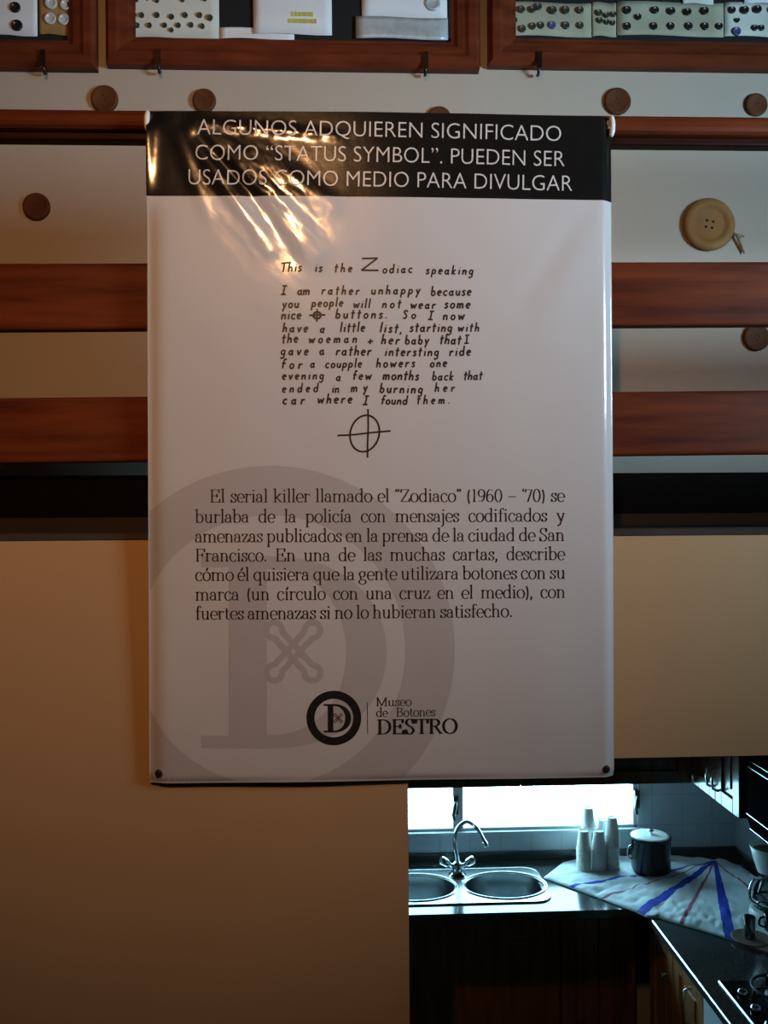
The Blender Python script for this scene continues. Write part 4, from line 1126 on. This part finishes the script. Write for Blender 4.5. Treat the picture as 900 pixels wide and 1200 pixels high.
# range hood: black, rounded front
hy1_, hy0_ = yv[0] - .01, yv[0] - .62
hz0, hz1 = ZW - .03, ZW + .36
hood = empty('range_hood', (XK - .2, (hy0_ + hy1_) / 2, hz0), 'black range hood with rounded corners and added chrome highlights beside the glossy wall cabinet', 'range hood')
def rounded(xf, inset, z, rc=.05):
    """plan with rounded room-side corners, flat against the wall"""
    x0, x1, y0, y1 = xf + inset, XK - .002, hy0_ + inset, hy1_ - inset
    far = [(x0 + rc + rc * math.cos(math.radians(90 + q * 15)), y1 - rc + rc * math.sin(math.radians(90 + q * 15)), z) for q in range(7)]
    near = [(x0 + rc + rc * math.cos(math.radians(180 + q * 15)), y0 + rc + rc * math.sin(math.radians(180 + q * 15)), z) for q in range(7)]
    return [(x1, y1, z)] + far + near + [(x1, y0, z)]
def loft(loops):
    t = MB(); n = len(loops[0]); v = [p for l in loops for p in l]; f = []
    for i in range(len(loops) - 1):
        for q in range(n): q2 = (q + 1) % n; f.append((i * n + q, i * n + q2, (i + 1) * n + q2, (i + 1) * n + q))
    f.append(tuple(range(n))[::-1]); f.append(tuple((len(loops) - 1) * n + q for q in range(n)))
    return t.add(v, f, 0, True)
xh_ = XW + .012
loft([rounded(xh_, .03, hz0), rounded(xh_, .008, hz0 + .012), rounded(xh_, 0, hz0 + .04), rounded(xh_, 0, hz1 - .03), rounded(xh_, .01, hz1)]).build('body', M['black_satin'], hood)
for z_, r_ in ((hz0 + .012, .003), (on_x(880, 956, xh_).z, .004), (on_x(882, 901, xh_).z, .004), (on_x(882, 893, xh_).z, .003)):  # bright bands added where highlights run; the matte body shows none
    MB().tube([Vector(p) for p in rounded(xh_, .006 if z_ < hz0 + .02 else -.002, z_)][1:-1], r_, 8).build('trim', M['chrome'], hood)
MB().box(xh_ + .1, XK - .002, hy0_ + .12, hy1_ - .12, hz1, ZM - .142).build('duct', M['black_gloss'], hood)

# ------------------------------------------------------------------ hob
hb0 = on_z(843, 1152, ZC); hb1 = on_z(880, 1199, ZC)
hobx0, hobx1 = hb0.x, XK - .06; hoby1, hoby0 = hb0.y, hb0.y - .55
hob = empty('gas_hob', ((hobx0 + hobx1) / 2, (hoby0 + hoby1) / 2, ZC), 'black gas hob with a bright metal edge set in the right worktop', 'hob')
MB().box(hobx0, hobx1, hoby0, hoby1, ZC, ZC + .008).build('plate', M['black_gloss'], hob, bevel=.003)
MB().prism([(hobx0 - .005, ZC), (hobx0 - .005, ZC + .005), (hobx0 - .001, ZC + .0095), (hobx0 + .001, ZC + .0095), (hobx0 + .001, ZC)], hoby0, hoby1).build('edge_strip', M['steel'], hob)
for (fx, fy) in ((.3, .78), (.75, .78), (.3, .26), (.75, .26)):
    c = Vector((hobx0 + (hobx1 - hobx0) * fx, hoby0 + (hoby1 - hoby0) * fy, ZC + .008))
    b_ = MB().lathe([(.045, 0), (.045, .010), (.03, .012), (.03, .018), (.006, .019)], 24, mtx=Matrix.Translation(c), cap1=True, cap0=True).build('burner', M['black_matte'], hob)
    g = MB()
    for k_ in range(4):
        a = k_ * PI / 2; d = Vector((math.cos(a), math.sin(a), 0))
        g.tube([c + d * .09 + Vector((0, 0, .001)), c + d * .088 + Vector((0, 0, .034)), c + d * .02 + Vector((0, 0, .036))], .005, 8)
    g.tube([c + Vector((.088 * math.cos(q * PI / 12), .088 * math.sin(q * PI / 12), .034)) for q in range(24)], .005, 8, closed=True)
    g.build('grate', M['black_matte'], hob)
for q in range(4):
    c = Vector((hobx0 + .04, hoby1 - .10 - q * .10, ZC + .008))
    MB().lathe([(.017, 0), (.017, .014), (.013, .02), (.003, .021)], 20, mtx=Matrix.Translation(c), cap0=True, cap1=True).build('knob', M['chrome'], hob)

# ------------------------------------------------------------------ coffee maker, tumbler, coaster at the right edge
cb = on_z(903, 1074, ZT)
cm = empty('coffee_maker', (cb.x, cb.y, ZT), 'white coffee maker with a glass jug at the right edge of the cloth', 'coffee maker')
bz = ZT + .003
MB().lathe([(.078, 0), (.084, .006), (.082, .024), (.074, .03)], 36, mtx=Matrix.Translation((cb.x, cb.y, bz)), cap0=True, cap1=True).build('base', M['white_plastic'], cm)
MB().box(cb.x + .085, cb.x + .15, cb.y - .05, cb.y + .05, bz, bz + .29).build('column', M['white_plastic'], cm, bevel=.012)
MB().box(cb.x + .07, cb.x + .09, cb.y - .05, cb.y + .05, bz, bz + .026).build('foot', M['white_plastic'], cm, bevel=.004)
MB().lathe([(.030, .178), (.050, .182), (.072, .255), (.080, .288), (.077, .288), (.068, .255), (.046, .188), (.004, .184)], 36, mtx=Matrix.Translation((cb.x, cb.y, bz)), cap0=True).build('filter_holder', M['white_plastic'], cm)
MB().lathe([(.072, .268), (.010, .268)], 36, mtx=Matrix.Translation((cb.x, cb.y, bz)), cap1=True).build('filter', M['brown_plate'], cm)
MB().box(cb.x + .06, cb.x + .10, cb.y - .02, cb.y + .02, bz + .225, bz + .28).build('arm', M['white_plastic'], cm, bevel=.006)
jug = MB().lathe([(.052, .032), (.066, .038), (.070, .07), (.064, .11), (.048, .145), (.046, .165), (.048, .172)], 36, mtx=Matrix.Translation((cb.x, cb.y, bz)), cap0=True).build('jug', M['smoke_glass'], cm)
MB().lathe([(.0715, .062), (.0725, .068), (.0715, .074)], 36, mtx=Matrix.Translation((cb.x, cb.y, bz))).build('band', M['chrome'], jug)
hv = Vector((-.94, -.35, 0)).normalized(); hc = Vector((cb.x, cb.y, bz))
MB().tube(smooth3([hc + hv * .046 + Vector((0, 0, .160)), hc + hv * .085 + Vector((0, 0, .165)), hc + hv * .112 + Vector((0, 0, .13)), hc + hv * .108 + Vector((0, 0, .085)), hc + hv * .07 + Vector((0, 0, .058))]), .006, 12).build('handle', M['chrome'], jug)

gp = on_z(880, 1101, ZT)
cs = MB().lathe([(.055, 0), (.072, .003), (.074, .007), (.07, .007), (.053, .004), (.002, .004)], 36, mtx=Matrix.Translation((gp.x, gp.y, ZT + .002)), cap0=True).build('coaster', M['brown_plate'], loc=(gp.x, gp.y, ZT))
tag(cs, 'small brown dish under the glass tumbler at the front edge of the cloth', 'dish')
gl = MB().lathe([(.001, .0), (.018, 0), (.020, .004), (.0225, .085), (.021, .085), (.0185, .008), (.001, .007)], 28, mtx=Matrix.Translation((gp.x - .005, gp.y, ZT + .0065))).build('tumbler', M['smoke_glass'], loc=(gp.x - .005, gp.y, ZT + .0065))
tag(gl, 'small clear glass tumbler standing on the brown dish', 'glass')
dm = on_z(899, 1095, ZT)
dk = empty('mug', (dm.x + .02, dm.y, ZT), 'dark mug cut off by the right edge of the photo', 'mug')
MB().lathe([(.028, 0), (.034, .004), (.036, .07), (.033, .07), (.031, .008), (.002, .006)], 28, mtx=Matrix.Translation((dm.x + .035, dm.y + .02, ZT + .004)), cap0=True).build('body', M['black_gloss'], dk)
MB().tube(smooth3([(dm.x + .002, dm.y + .02, ZT + .062), (dm.x - .02, dm.y + .018, ZT + .055), (dm.x - .022, dm.y + .018, ZT + .03), (dm.x + .003, dm.y + .02, ZT + .02)]), .0045, 8).build('handle', M['black_gloss'], dk)
print('XK', XK, 'XF', XF, 'XW', XW, 'YF', YF, 'ZW', ZW, 'sink', sk0, sk1, SY0, SY1, 'hob', hobx0, hoby1, 'XO', XO, 'ZO', ZO, 'win', WX0, WX1, WZ0)
